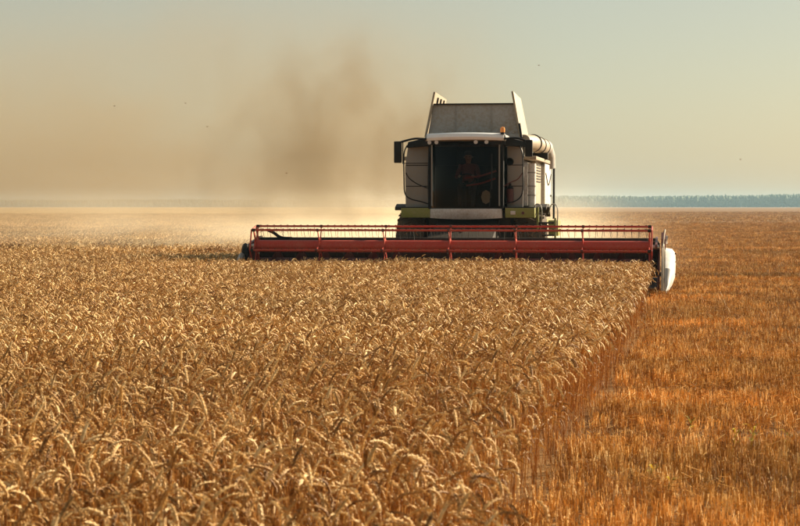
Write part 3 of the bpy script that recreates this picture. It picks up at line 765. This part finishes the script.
# grain tank and its raised extensions
gt = MB().loft([[(-1.16, y0, z), (1.16, y0, z), (1.16, y1, z), (-1.16, y1, z)] for z, y0, y1 in ((3.40, 4.55, 7.3), (3.72, 4.75, 7.25))]).build('grain_tank', M['tank'], C, 0.02)
def slab(p, t, name, mat, parent, bevel=.006):
    P = [Vector(q) for q in p]; nrm = (P[1] - P[0]).cross(P[3] - P[0]).normalized() * t
    return MB().loft([[q for q in P], [q + nrm for q in P]]).build(name, mat, parent, bevel)
ff = slab([(-1.12, 4.80, 3.70), (1.12, 4.80, 3.70), (1.00, 4.95, 4.47), (-1.00, 4.95, 4.47)], -0.035, 'front_flap', M['tank'], gt)
slab([(-1.12, 7.2, 3.70), (1.12, 7.2, 3.70), (1.0, 7.05, 4.30), (-1.0, 7.05, 4.30)], 0.035, 'rear_flap', M['tank'], gt)
slab([(-1.20, 4.72, 3.66), (-1.20, 7.25, 3.66), (-.99, 7.15, 4.72), (-.99, 4.86, 4.78)], 0.05, 'side_flap', M['cream'], gt)
slab([(1.20, 4.72, 3.66), (1.20, 7.25, 3.66), (.99, 7.15, 4.72), (.99, 4.86, 4.78)], -0.05, 'side_flap', M['cream'], gt)
for y in (5.4, 6.0, 6.6): MB().tube([(-1.10, y, 3.8), (-.94, y, 4.66)], 0.025, 6).build('flap_rib', M['dark'], gt)
for i in range(9):
    x = -1.0 + i * .25
    MB().tube([(x, 4.785, 3.76), (x, 4.80, 3.76)], 0.016, 8).build('bolt', M['steel'], ff)
MB().box(-1.0, 1.0, 4.90, 4.96, 4.455, 4.49).build('lip', M['dark'], ff, .008)
for sx in (-.45, .45): MB().tube([(sx, 4.80, 3.78), (sx * 1.0, 4.93, 4.42)], 0.014, 6).build('flap_rib', M['tank'], gt)
MB().tube([(1.22, 4.66, 3.60), (1.16, 4.66, 3.98)], 0.03, 8).build('flap_prop', M['black'], gt)

# unloading auger folded back along the side
ua = MB().tube([(1.26, 4.75, 3.50), (1.44, 5.1, 3.50), (1.46, 8.6, 3.52)], 0.205, 22).build('unloading_auger', M['cream'], C)
MB().tube(arc([(1.62, 9.6, 3.52), (1.64, 10.15, 3.50), (1.66, 10.4, 3.25), (1.66, 10.42, 2.95)]), [0.215] * 18 + [0.25], 20).build('spout', M['tank'], ua) if False else MB().tube([(1.46, 8.55, 3.52), (1.48, 9.05, 3.50), (1.50, 9.30, 3.30), (1.50, 9.36, 2.98)], [0.215, 0.22, 0.24, 0.25], 20).build('spout', M['tank'], ua)
for y in (5.3, 6.9, 8.4): MB().tube([(1.455, y, 3.51), (1.455, y + .07, 3.51)], 0.222, 22).build('flange', M['dark'], ua)
MB().box(1.30, 1.70, 7.0, 7.2, 3.14, 3.32).build('auger_cradle', M['dark'], ua, .01)

# --- front platform
for s in (-1, 1):
    pf = MB().prism([(3.62, 1.67), (3.70, 1.66), (4.1, 1.68), (4.1, 1.90), (3.60, 1.90)], 0, s * .91, s * 1.62).build('platform_fascia', M['green'], C, 0.012)
    if s > 0:
        MB().box(1.04, 1.16, 3.585, 3.63, 1.74, 1.83).build('head_lamp', M['lamp'], pf, .012)
        MB().tube([(1.34, 3.585, 1.78), (1.34, 3.63, 1.78)], 0.035, 16).build('indicator', M['red_dark'], pf)
MB().box(-1.62, 1.62, 3.64, 4.1, 1.902, 1.925).build('platform_deck', M['dark'], C)
# --- cab
CW, CX = 0.87, -0.04
def plan(t, bulge): return (CX + CW * t, 3.62 - bulge * (1 - t * t))
T = [-1, -.75, -.5, -.25, 0, .25, .5, .75, 1]
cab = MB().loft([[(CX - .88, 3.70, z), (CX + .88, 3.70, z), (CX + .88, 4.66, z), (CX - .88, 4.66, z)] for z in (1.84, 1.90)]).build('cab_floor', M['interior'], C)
m = MB()
rings = []
for z, b, in ((1.66, .24), (1.72, .31), (1.80, .34), (1.885, .35)):
    pts = []
    for t in T:
        x, y = plan(t, b); pts.append((x, y, z - (0.0 if z > 1.7 else 0.0) - 0.035 * (1 - t * t) * (1 if z < 1.7 else 0)))
    pts += [(CX + CW, 3.95, z), (CX - CW, 3.95, z)]
    rings.append(pts)
m.loft(rings).build('cab_apron', M['white'], C, 0.01, 40)
ws = MB(); rr = []
for z, b in ((1.90, .34), (2.3, .38), (2.8, .36), (3.2, .30), (3.50, .22)):
    rr.append([(plan(t, b)[0], plan(t, b)[1], z) for t in T])
ws.loft(rr, closed=False, caps=False).build('windshield', M['glass'], C, label='dark tinted curved windshield of the cab')
for s in (-1, 1):
    pl = MB().tube(arc([(CX + s * .885, 3.62, 1.88), (CX + s * .895, 3.60, 2.6), (CX + s * .88, 3.64, 3.52)]), 0.034, 8).build('cab_pillar', M['black'], C)
    MB().box(*sorted((CX + s * .80, CX + s * .835)), 3.52, 3.535, 1.95, 3.45).build('seal_strip', M['grey'], pl)
    MB().box(*sorted((CX + s * .86, CX + s * .90)), 4.60, 4.68, 1.90, 3.52).build('rear_pillar', M['black'], C)
    slab([(CX + s * .885, 3.66, 1.92), (CX + s * .885, 4.60, 1.92), (CX + s * .88, 4.60, 3.50), (CX + s * .88, 3.66, 3.50)], .006, 'side_window', M['glass'], C, 0)
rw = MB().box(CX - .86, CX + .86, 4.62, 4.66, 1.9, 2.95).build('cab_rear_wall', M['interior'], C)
MB().box(CX - .86, CX - .34, 4.62, 4.66, 2.952, 3.50).build('rear_wall_post', M['interior'], rw)
MB().box(CX + .34, CX + .86, 4.62, 4.66, 2.952, 3.50).build('rear_wall_post', M['interior'], rw)
MB().box(CX - .338, CX + .338, 4.635, 4.645, 2.955, 3.50).build('rear_window', M['glass'], rw)
roof = MB().loft([[(CX + sx * w, y, z) for sx, y in ((-1, y0), (-.5, y0 - .16), (0, y0 - .22), (.5, y0 - .16), (1, y0), (1, 4.75), (-1, 4.75))] for z, w, y0 in ((3.505, .96, 3.50), (3.56, .99, 3.44), (3.66, .96, 3.50), (3.70, .86, 3.62))]).build('cab_roof', M['grey'], C, 0.012, 40)
vis_ = MB(); rr = []
for z, off, yo in ((3.535, 0.0, 0), (3.60, -.03, 0), (3.675, 0.01, 0), (3.705, .07, 0)):
    rr.append([(CX + .93 * t, 3.44 - .26 * (1 - t * t) + off, z - .02 * t * t) for t in T] + [(CX + .93, 3.8, z - .02), (CX - .93, 3.8, z - .02)])
vis_.loft(rr).build('visor', M['visor'], roof, 0.006, 40)
for x in (-.86, -.68, .28, .53):
    y = 3.42 - .22 * (1 - (x / .9) ** 2)
    MB().tube([(CX + x, y, 3.475), (CX + x, y + .07, 3.475)], 0.048, 14).build('work_lamp', M['lamp'], roof)
MB().box(CX - .95, CX + .95, 3.50, 3.60, 3.42, 3.53).build('lamp_bar', M['black'], roof, .01)
for s in (-1, 1):
    MB().loft([[(CX + s * .94, y, 3.40) for y in (3.6, 4.1)] + [(CX + s * .94, y, 3.60) for y in (4.1, 3.6)], [(CX + s * 1.46, y, 3.36) for y in (3.7, 4.1)] + [(CX + s * 1.42, y, 3.50) for y in (4.1, 3.7)]]).build('roof_shoulder', M['black'], C, .02)
bc = MB().tube([(.86, 3.45, 3.66), (.86, 3.45, 3.71)], 0.05, 14).build('beacon', M['black'], roof)
MB().lathe([(0, .055), (.08, .058), (.12, .045), (.135, .0)], (.86, 3.45, 3.71), 2, 16).build('beacon_lens', M['amber'], roof)
MB().tube([(.86, 3.50, 1.95), (.86, 3.50, 3.66)], 0.028, 8).build('beacon_post', M['black'], C)
wp = MB().tube([(CX + .60, 3.36, 1.93), (CX + .66, 3.38, 2.9)], 0.010, 6).build('wiper_arm', M['black'], C)
MB().box(CX + .635, CX + .66, 3.345, 3.375, 2.35, 3.2).build('wiper_blade', M['black'], wp)
# seat, wheel and column
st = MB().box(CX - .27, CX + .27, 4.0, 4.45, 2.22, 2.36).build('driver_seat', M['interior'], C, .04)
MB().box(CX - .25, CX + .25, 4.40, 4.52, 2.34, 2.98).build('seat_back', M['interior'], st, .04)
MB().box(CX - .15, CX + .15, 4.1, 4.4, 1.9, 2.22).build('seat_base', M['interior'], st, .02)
cm = MB().tube([(CX, 3.55, 1.9), (CX, 3.72, 2.55)], 0.05, 10).build('steering_column', M['interior'], C)
sw = MB(); ring_p = [(CX + .20 * math.cos(a), 3.73 + .20 * math.sin(a) * .75, 2.60 - .20 * math.sin(a) * -.62) for a in np.linspace(0, 2 * math.pi, 25)]
sw.tube(ring_p, 0.014, 8).build('steering_wheel', M['black'], cm)
MB().box(CX + .34, CX + .56, 3.75, 4.35, 2.42, 2.56).build('armrest_console', M['interior'], C, .03)
mon = MB().box(CX + .48, CX + .72, 3.62, 3.66, 2.62, 2.85).build('monitor', M['black'], C, .01)
MB().tube([(CX + .60, 3.68, 2.65), (CX + .55, 3.8, 2.5)], .015, 6).build('monitor_arm', M['black'], mon)
cl_ = MB().loft([[(CX + .48 + .12 * math.cos(a) * q + .03 * w, 3.60, 2.16 + .17 * math.sin(a) * q + .02 * w) for a in np.linspace(0, 2 * math.pi, 9)[:-1]] for q, w in ((.9, 0), (1, .3))] + [[(CX + .48 + .11 * math.cos(a), 3.66, 2.15 + .16 * math.sin(a)) for a in np.linspace(0, 2 * math.pi, 9)[:-1]]]).build('pale_bag', M['paper'], C, .01)
for k_, (z, x0, x1) in enumerate(((2.44, .02, .72), (2.62, -.02, .74))):
    MB().tube(arc([(CX + x0, 3.55, z), (CX + (x0 + x1) / 2, 3.50, z + .05), (CX + x1, 3.56, z + .17)]), 0.022, 8).build('red_bar', M['red'], C)  # two curved red bars just behind the windshield, right of centre

# mirrors
for s, x0, x1, z0, z1 in ((-1, -1.73, -1.54, 2.98, 3.50), (1, 1.42, 1.60, 3.12, 3.52)):
    mr = MB().box(x0, x1, 3.16, 3.24, z0, z1).build('mirror', M['black'], C, .03)
    MB().box(x0 + .02, x1 - .02, 3.245, 3.25, z0 + .03, z1 - .03).build('mirror_glass', M['mirror_glass'], mr)
    xm = (x0 + x1) / 2
    MB().tube(arc([(CX + s * .95, 3.42, 3.56), (s * 1.25, 3.25, 3.56), (xm - s * .02, 3.22, 3.47)]), 0.026, 8).build('mirror_arm', M['black'], mr)
    MB().tube([(xm - s * .12, 3.20, z0 - .02), (xm - s * .12, 3.20, 3.50)], 0.014, 6).build('mirror_stay', M['black'], mr)

# handrails
hl = MB().tube(arc([(-1.47, 3.62, 3.42), (-1.545, 3.60, 3.2), (-1.545, 3.60, 2.6), (-1.52, 3.60, 2.25), (-1.38, 3.60, 2.12), (-1.15, 3.60, 2.06), (-.95, 3.60, 2.00)]), 0.016, 8).build('handrail', M['black'], C)
MB().tube(arc([(-1.50, 3.62, 2.75), (-1.42, 3.62, 2.62), (-1.22, 3.62, 2.48), (-.97, 3.62, 2.38)]), 0.013, 8).build('handrail_brace', M['black'], hl)
MB().tube([(-1.545, 3.60, 2.98), (-.95, 3.64, 2.98)], 0.010, 6).build('handrail_brace', M['black'], hl)
hr = MB().tube(arc([(1.26, 3.62, 3.40), (1.33, 3.60, 3.15), (1.34, 3.60, 2.6), (1.32, 3.60, 2.25), (1.18, 3.60, 2.08), (.90, 3.60, 2.00)]), 0.016, 8).build('handrail', M['black'], C)
MB().tube(arc([(.88, 3.62, 2.42), (1.05, 3.62, 2.52), (1.22, 3.62, 2.60), (1.33, 3.62, 2.75)]), 0.013, 8).build('handrail_brace', M['red_dark'], hr)

# fixtures on the right-hand front panel
fx = MB().tube([(1.00, 3.94, 2.02), (1.00, 3.94, 2.36)], 0.085, 16).build('fire_extinguisher', M['red_dark'], C)
MB().lathe([(0, .085), (.05, .06), (.07, .025), (.12, .025), (.13, .04), (.15, .0)], (1.00, 3.94, 2.36), 2, 14).build('valve', M['black'], fx)
vi = MB().tube([(.99, 3.93, 3.02), (.99, 3.975, 3.02)], 0.095, 20).build('round_vent', M['black'], C)
MB().tube([(.99, 3.925, 3.02), (.99, 3.935, 3.02)], 0.075, 20).build('vent_core', M['interior'], vi)

# ladder on the right with hooped rails and green stringers
ld = MB().box(1.64, 1.69, 4.02, 4.10, .55, 1.92).build('ladder', M['green'], C, .008)
MB().box(2.06, 2.11, 4.02, 4.10, .55, 1.66).build('stringer', M['green'], ld, .008)
for z in (.62, .92, 1.22, 1.52): MB().box(1.69, 2.06, 3.98, 4.16, z, z + .04).build('step', M['dark'], ld, .006)
for x in (1.72, 2.10):
    MB().tube(arc([(x, 4.05, 1.3), (x + .05, 3.98, 1.7), (x + .02, 4.02, 1.95), (x - .12, 4.2, 1.98), (x - .2, 4.4, 1.75)]), 0.014, 6).build('ladder_rail', M['light_grey'], ld)
MB().prism([(4.3, 1.22), (5.1, 1.22), (5.3, 1.60), (4.3, 1.60)], 0, 1.90, 2.14).build('battery_box', M['green'], C, .02)

# ------------------------------------------------------------------ driver
def driver():
    root = empty('person', (HX, HY, 0), TH)
    root['label'] = 'person in a red shirt seated at the controls behind the dark cab windshield'; root['category'] = 'person'
    V = {'pel': (CX, 4.22, 2.44, .15), 'bel': (CX, 4.24, 2.62, .15), 'che': (CX, 4.23, 2.84, .165), 'nec': (CX, 4.20, 2.98, .06), 'hd0': (CX, 4.17, 3.06, .075), 'hd1': (CX, 4.16, 3.15, .10), 'hd2': (CX, 4.17, 3.24, .07)}
    E = [('pel', 'bel'), ('bel', 'che'), ('che', 'nec'), ('nec', 'hd0'), ('hd0', 'hd1'), ('hd1', 'hd2')]
    for s, t in ((-1, 'l'), (1, 'r')):
        V.update({t + 'sh': (CX + s * .20, 4.22, 2.90, .075), t + 'el': (CX + s * .28, 4.02, 2.64, .05), t + 'wr': (CX + s * .18, 3.80, 2.66, .032), t + 'pa': (CX + s * .17, 3.74, 2.675, .036),
                  t + 'hi': (CX + s * .11, 4.18, 2.42, .10), t + 'kn': (CX + s * .17, 3.80, 2.44, .07), t + 'an': (CX + s * .16, 3.74, 2.02, .045), t + 'fo': (CX + s * .17, 3.58, 1.95, .04)})
        E += [('che', t + 'sh'), (t + 'sh', t + 'el'), (t + 'el', t + 'wr'), (t + 'wr', t + 'pa'), ('pel', t + 'hi'), (t + 'hi', t + 'kn'), (t + 'kn', t + 'an'), (t + 'an', t + 'fo')]
        for k_ in range(4):
            dz = .022 - .015 * k_; L = (.9, 1.0, .95, .8)[k_]
            V[t + f'f{k_}'] = (CX + s * (.17 - .01), 3.705 - .02 * L, 2.675 + dz + .012, .0095); V[t + f'g{k_}'] = (CX + s * .175, 3.69, 2.645 + dz, .0085)
            E += [(t + 'pa', t + f'f{k_}'), (t + f'f{k_}', t + f'g{k_}')]
        V[t + 'th'] = (CX + s * .13, 3.735, 2.69, .011); V[t + 'ti'] = (CX + s * .135, 3.70, 2.66, .009); E += [(t + 'pa', t + 'th'), (t + 'th', t + 'ti')]
    names = list(V); me = bpy.data.meshes.new('body'); me.from_pydata([V[n_][:3] for n_ in names], [(names.index(a), names.index(b)) for a, b in E], [])
    o = bpy.data.objects.new('body', me); col.objects.link(o); o.parent = root
    sk = o.modifiers.new('skin', 'SKIN'); 
    for i, n_ in enumerate(names):
        r_ = V[n_][3]; me.skin_vertices[0].data[i].radius = (r_, r_); me.skin_vertices[0].data[i].use_root = (n_ == 'pel')
    su = o.modifiers.new('sub', 'SUBSURF'); su.levels = su.render_levels = 2
    # clothing by region of the body
    mt, n, l, oo = new_mat('driver_body')
    tc = node(n, 'ShaderNodeTexCoord'); sx = node(n, 'ShaderNodeSeparateXYZ'); l.new(tc.outputs['Object'], sx.inputs[0])
    rz = ramp(n, [(0.0, (.05, .05, .06)), (.47, (.05, .05, .06)), (.475, (.22, .040, .022)), (.83, (.22, .040, .022)), (.835, (.45, .27, .18)), (1, (.45, .27, .18))])
    for e in rz.color_ramp.elements: pass
    rz.color_ramp.interpolation = 'CONSTANT'
    mp_ = node(n, 'ShaderNodeMapRange'); mp_.inputs[1].default_value = 1.9; mp_.inputs[2].default_value = 3.2; l.new(sx.outputs['Z'], mp_.inputs[0]); l.new(mp_.outputs[0], rz.inputs[0])
    hy = node(n, 'ShaderNodeMath', operation='LESS_THAN'); hy.inputs[1].default_value = 3.79; l.new(sx.outputs['Y'], hy.inputs[0])
    hz_ = node(n, 'ShaderNodeMath', operation='GREATER_THAN'); hz_.inputs[1].default_value = 2.56; l.new(sx.outputs['Z'], hz_.inputs[0])
    an = node(n, 'ShaderNodeMath', operation='MULTIPLY'); l.new(hy.outputs[0], an.inputs[0]); l.new(hz_.outputs[0], an.inputs[1])
    mx = node(n, 'ShaderNodeMix', data_type='RGBA'); mx.inputs['B'].default_value = (.45, .27, .18, 1); l.new(an.outputs[0], mx.inputs['Factor']); l.new(rz.outputs[0], mx.inputs['A'])
    p = node(n, 'ShaderNodeBsdfPrincipled', Roughness=.8); l.new(mx.outputs['Result'], p.inputs['Base Color']); l.new(p.outputs[0], oo.inputs['Surface'])
    me.materials.append(mt)
    cap = MB().lathe([(0, .108), (.05, .106), (.09, .08), (.105, .0)], (CX, 4.165, 3.19), 2, 20); cap.prism([(CX - .08, 4.08), (CX + .08, 4.08), (CX + .05, 3.99), (CX - .05, 3.99)], 2, 3.19, 3.20)
    cap.build('cap', M['cloth_dark'], root)
    MB().loft([[(CX - .014, 4.075, 3.10), (CX + .014, 4.075, 3.10), (CX, 4.07, 3.155)], [(CX - .006, 4.045, 3.105), (CX + .006, 4.045, 3.105), (CX, 4.06, 3.13)]]).build('nose', M['skin'], root)
    for s in (-1, 1):
        MB().lathe([(-.008, .0), (-.004, .011), (.004, .011), (.008, .0)], (CX + s * .036, 4.072, 3.15), 1, 10).build('eye', M['black'], root)
        MB().lathe([(-.01, .0), (-.005, .026), (.005, .026), (.01, .0)], (CX + s * .102, 4.165, 3.14), 0, 10).build('ear', M['skin'], root)
    MB().box(CX - .028, CX + .028, 4.075, 4.085, 3.072, 3.080).build('mouth', M['red_dark'], root)
driver()

# ------------------------------------------------------------------ weeds in the stubble
def at_ground(px, py, h=0.1):
    d = 1889.0 * (CAM_H - h) / (py - 206.0); return ((px - 400) / 1889.0 * d, d)
weeds = [(752, 444, .20, 'tallest yellow-green weed sprout standing in the stubble'), (734, 441, .14, 'yellow-green weed sprout just beside the tallest weed'), (690, 424, .12, 'small yellow weed sprout on the crop side of the tallest weed'),
         (786, 438, .10, 'yellow weed sprout farthest from the crop edge'), (651, 470, .09, 'low pale weed sprout near the crop edge'), (668, 482, .09, 'low broken weed sprout nearest the viewer')]
for px, py, h, lab in weeds:
    x, y = at_ground(px, py); r = random.Random(px)
    h *= 1.1; t = empty('weed', (x, y, 0)); tag(t, lab, 'weed', 'weeds in the stubble')
    m = MB().tube(arc([(0, 0, 0), (.01, 0, h * .6), (.03, 0, h), (.05, .0, h * 1.15)]), 0.004, 6); m.build('stem', M['weed'], t)
    for i in range(7):
        a = r.random() * 6.28; z = h * (.35 + .8 * r.random()); L = .05 + .05 * r.random()
        c, s = math.cos(a), math.sin(a); w = .008
        MB().add([(.02, 0, z), (.02 + c * L * .5 - s * w, s * L * .5 + c * w, z + L * .5), (.02 + c * L, s * L, z + L * .45), (.02 + c * L * .5 + s * w, s * L * .5 - c * w, z + L * .5)], [(0, 1, 2, 3)]).build('leaf', M['weed'], t)

# ------------------------------------------------------------------ far wood on the horizon
def woodland(name, x0, x1, y, h0, h1, n, seed, label):
    r = random.Random(seed); m = MB()
    ico = bmesh.new(); bmesh.ops.create_icosphere(ico, subdivisions=1, radius=1); iv = [v.co.copy() for v in ico.verts]; iff = [tuple(v.index for v in f.verts) for f in ico.faces]; ico.free()
    for i in range(n):
        x = x0 + (x1 - x0) * (i + r.random()) / n; t = (x - x0) / (x1 - x0)
        h = (h0 + (h1 - h0) * t) * (0.95 + 0.06 * r.random() + .05 * math.sin(x * .013) + .02 * math.sin(x * .05)); w = h * (.26 + .16 * r.random())
        for k_ in range(3):
            cz = h * (.35 + .22 * k_); ww = w * (1 - .22 * k_); ox, oy = r.gauss(0, w * .3), r.gauss(0, w * .5) + 40 * r.random()
            m.add([(x + ox + v.x * ww * (1 + r.gauss(0, .1)), y + oy + v.y * ww, max(0.0, cz + v.z * h * .36 * (1 + r.gauss(0, .1)))) for v in iv], iff)
    return tag(m.build(name, M['wood'], None, 0, 20), label, 'woodland', kind='stuff')
woodland('distant_woodland', 110, 1000, 2600, 14.0, 16.5, 1500, 3, 'blue-grey wood along the far edge of the stubble')
woodland('distant_woodland', -1000, 130, 3000, 11.5, 10.5, 1200, 5, 'faint blue-grey wood beyond the far wheat')

# ------------------------------------------------------------------ air: even haze, dust thrown up by the machine
def box_obj(name, x0, x1, y0, y1, z0, z1, mat, label, cat):
    o = MB().box(x0, x1, y0, y1, z0, z1).build(name, mat); return tag(o, label, cat, kind='stuff')
m, n, l, o = new_mat('haze')
pv = node(n, 'ShaderNodeVolumePrincipled'); pv.inputs['Color'].default_value = (0.50, 0.78, 0.95, 1); pv.inputs['Density'].default_value = 0.00014; pv.inputs['Anisotropy'].default_value = 0.0
l.new(pv.outputs[0], o.inputs['Volume'])
box_obj('haze', -4100, 4100, -70, 4200, -1.0, 24.0, m, 'thin pale haze lying over the whole field', 'haze')

def dust(name, x0, x1, y0, y1, z0, z1, rgb, dens, lo, hi, scale, aniso, label, fall, off, billow=0.0, detail=4.0):
    m, n, l, o = new_mat(name)
    tc = node(n, 'ShaderNodeTexCoord'); geo = node(n, 'ShaderNodeNewGeometry')
    mp = node(n, 'ShaderNodeMapping'); mp.inputs['Scale'].default_value = scale; mp.inputs['Location'].default_value = off
    l.new(tc.outputs['Object'], mp.inputs['Vector'])
    nz = node(n, 'ShaderNodeTexNoise', Scale=1.0, Detail=detail, Roughness=0.58, Distortion=0.5); l.new(mp.outputs[0], nz.inputs['Vector'])
    src = nz.outputs[0]
    if billow:      # ragged outline: the noise eats into a rounded body
        vm = node(n, 'ShaderNodeVectorMath', operation='DISTANCE'); l.new(tc.outputs['Generated'], vm.inputs[0]); vm.inputs[1].default_value = (.5, .5, .42)
        e1 = node(n, 'ShaderNodeMath', operation='MULTIPLY_ADD'); e1.inputs[1].default_value = -billow; e1.inputs[2].default_value = billow * 0.28; l.new(vm.outputs['Value'], e1.inputs[0])
        e2 = node(n, 'ShaderNodeMath', operation='ADD'); l.new(e1.outputs[0], e2.inputs[0]); l.new(nz.outputs[0], e2.inputs[1]); src = e2.outputs[0]
    mr = node(n, 'ShaderNodeMapRange'); mr.interpolation_type = 'SMOOTHSTEP'; mr.inputs[1].default_value = lo; mr.inputs[2].default_value = hi; l.new(src, mr.inputs[0])
    sx = node(n, 'ShaderNodeSeparateXYZ'); l.new(tc.outputs['Generated'], sx.inputs[0])
    prod = mr.outputs[0]
    for ax, stops in fall.items():
        rp = ramp(n, [(p, (v, v, v)) for p, v in stops]); rp.color_ramp.interpolation = 'EASE'; l.new(sx.outputs[ax], rp.inputs[0])
        k_ = node(n, 'ShaderNodeMath', operation='MULTIPLY'); l.new(prod, k_.inputs[0]); l.new(rp.outputs[0], k_.inputs[1]); prod = k_.outputs[0]
    k_ = node(n, 'ShaderNodeMath', operation='MULTIPLY'); k_.inputs[1].default_value = dens; l.new(prod, k_.inputs[0])
    pv = node(n, 'ShaderNodeVolumePrincipled'); pv.inputs['Color'].default_value = (*rgb, 1); pv.inputs['Anisotropy'].default_value = aniso
    l.new(k_.outputs[0], pv.inputs['Density']); l.new(pv.outputs[0], o.inputs['Volume'])
    return box_obj(name, x0, x1, y0, y1, z0, z1, m, label, 'dust')
dust('ground_dust', -30, 9, 50, 105, 0.02, 3.6, (0.97, 0.88, 0.68), 0.19, 0.28, 0.75, (0.13, 0.10, 0.4), 0.35, 'pale sunlit chaff dust hanging low behind the header',
     {'Z': [(0, 1), (.25, .75), (.5, .22), (.75, .05), (1, 0)], 'X': [(0, 0), (.35, .10), (.56, .45), (.74, 1), (.90, 1), (.96, .15), (1, 0)], 'Y': [(0, 0), (.12, 1), (.6, .6), (1, 0)]}, (3, 1, 0))
dust('dust_veil', -36, 8, 68, 118, 1.0, 13.5, (0.42, 0.33, 0.205), 0.10, 0.20, 0.80, (0.10, 0.07, 0.16), 0.0, 'thin brown dust drifting far over the wheat from the harvester',
     {'Z': [(0, .25), (.16, 1), (.40, .65), (.7, .25), (1, 0)], 'X': [(0, .6), (.3, .8), (.7, 1), (.88, .40), (1, 0)], 'Y': [(0, 0), (.3, 1), (.7, 1), (1, 0)]}, (7.3, 2.0, 1.1))
dust('dust_plume', -8.5, 3.0, 56, 72, 0.4, 8.6, (0.29, 0.235, 0.155), 0.44, 0.44, 0.76, (0.50, 0.34, 0.34), 0.0, 'dark brown ragged dust plume rising beside the harvester cab',
     {'Z': [(0, .1), (.18, .9), (.5, 1), (.8, .5), (1, 0)], 'X': [(0, 0), (.3, .45), (.62, 1), (.85, .9), (1, 0)]}, (0.2, 7.0, 1.7), 0.42, 6.0)

# loose chaff flying around the header
m = MB(); r = random.Random(11)
for i in range(260):
    x, y, z = r.uniform(-9, 9), r.uniform(38, 60), abs(r.gauss(0, 1.1)) + .8; s = r.uniform(.004, .012)
    a = Vector((r.gauss(0, 1), r.gauss(0, 1), r.gauss(0, 1))).normalized() * s; b = a.orthogonal().normalized() * s * .5; c = Vector((x, y, z)); d = a.cross(b).normalized() * s * .2
    m.add([c - a, c + b, c + a, c - b, c + d], [(0, 1, 4), (1, 2, 4), (2, 3, 4), (3, 0, 4), (0, 3, 2, 1)])
for (x, y, z) in ((-5.6, 55, 4.25), (-3.3, 55, 2.9), (-8.3, 55, 4.85), (-6.8, 60, 5.2), (9.9, 55, 3.3), (4.4, 60, 6.4)):
    c = Vector((x, y, z)); m.add([c + Vector(q) * .035 for q in ((-1, 0, .2), (0, .3, -.3), (1, 0, .3), (0, -.3, .25), (0, 0, .4))], [(0, 1, 4), (1, 2, 4), (2, 3, 4), (3, 0, 4), (0, 3, 2, 1)])
tag(m.build('flying_chaff', M['leaf'], None, 0, 20), 'tiny bits of chaff drifting in the dusty air', 'chaff', kind='stuff')
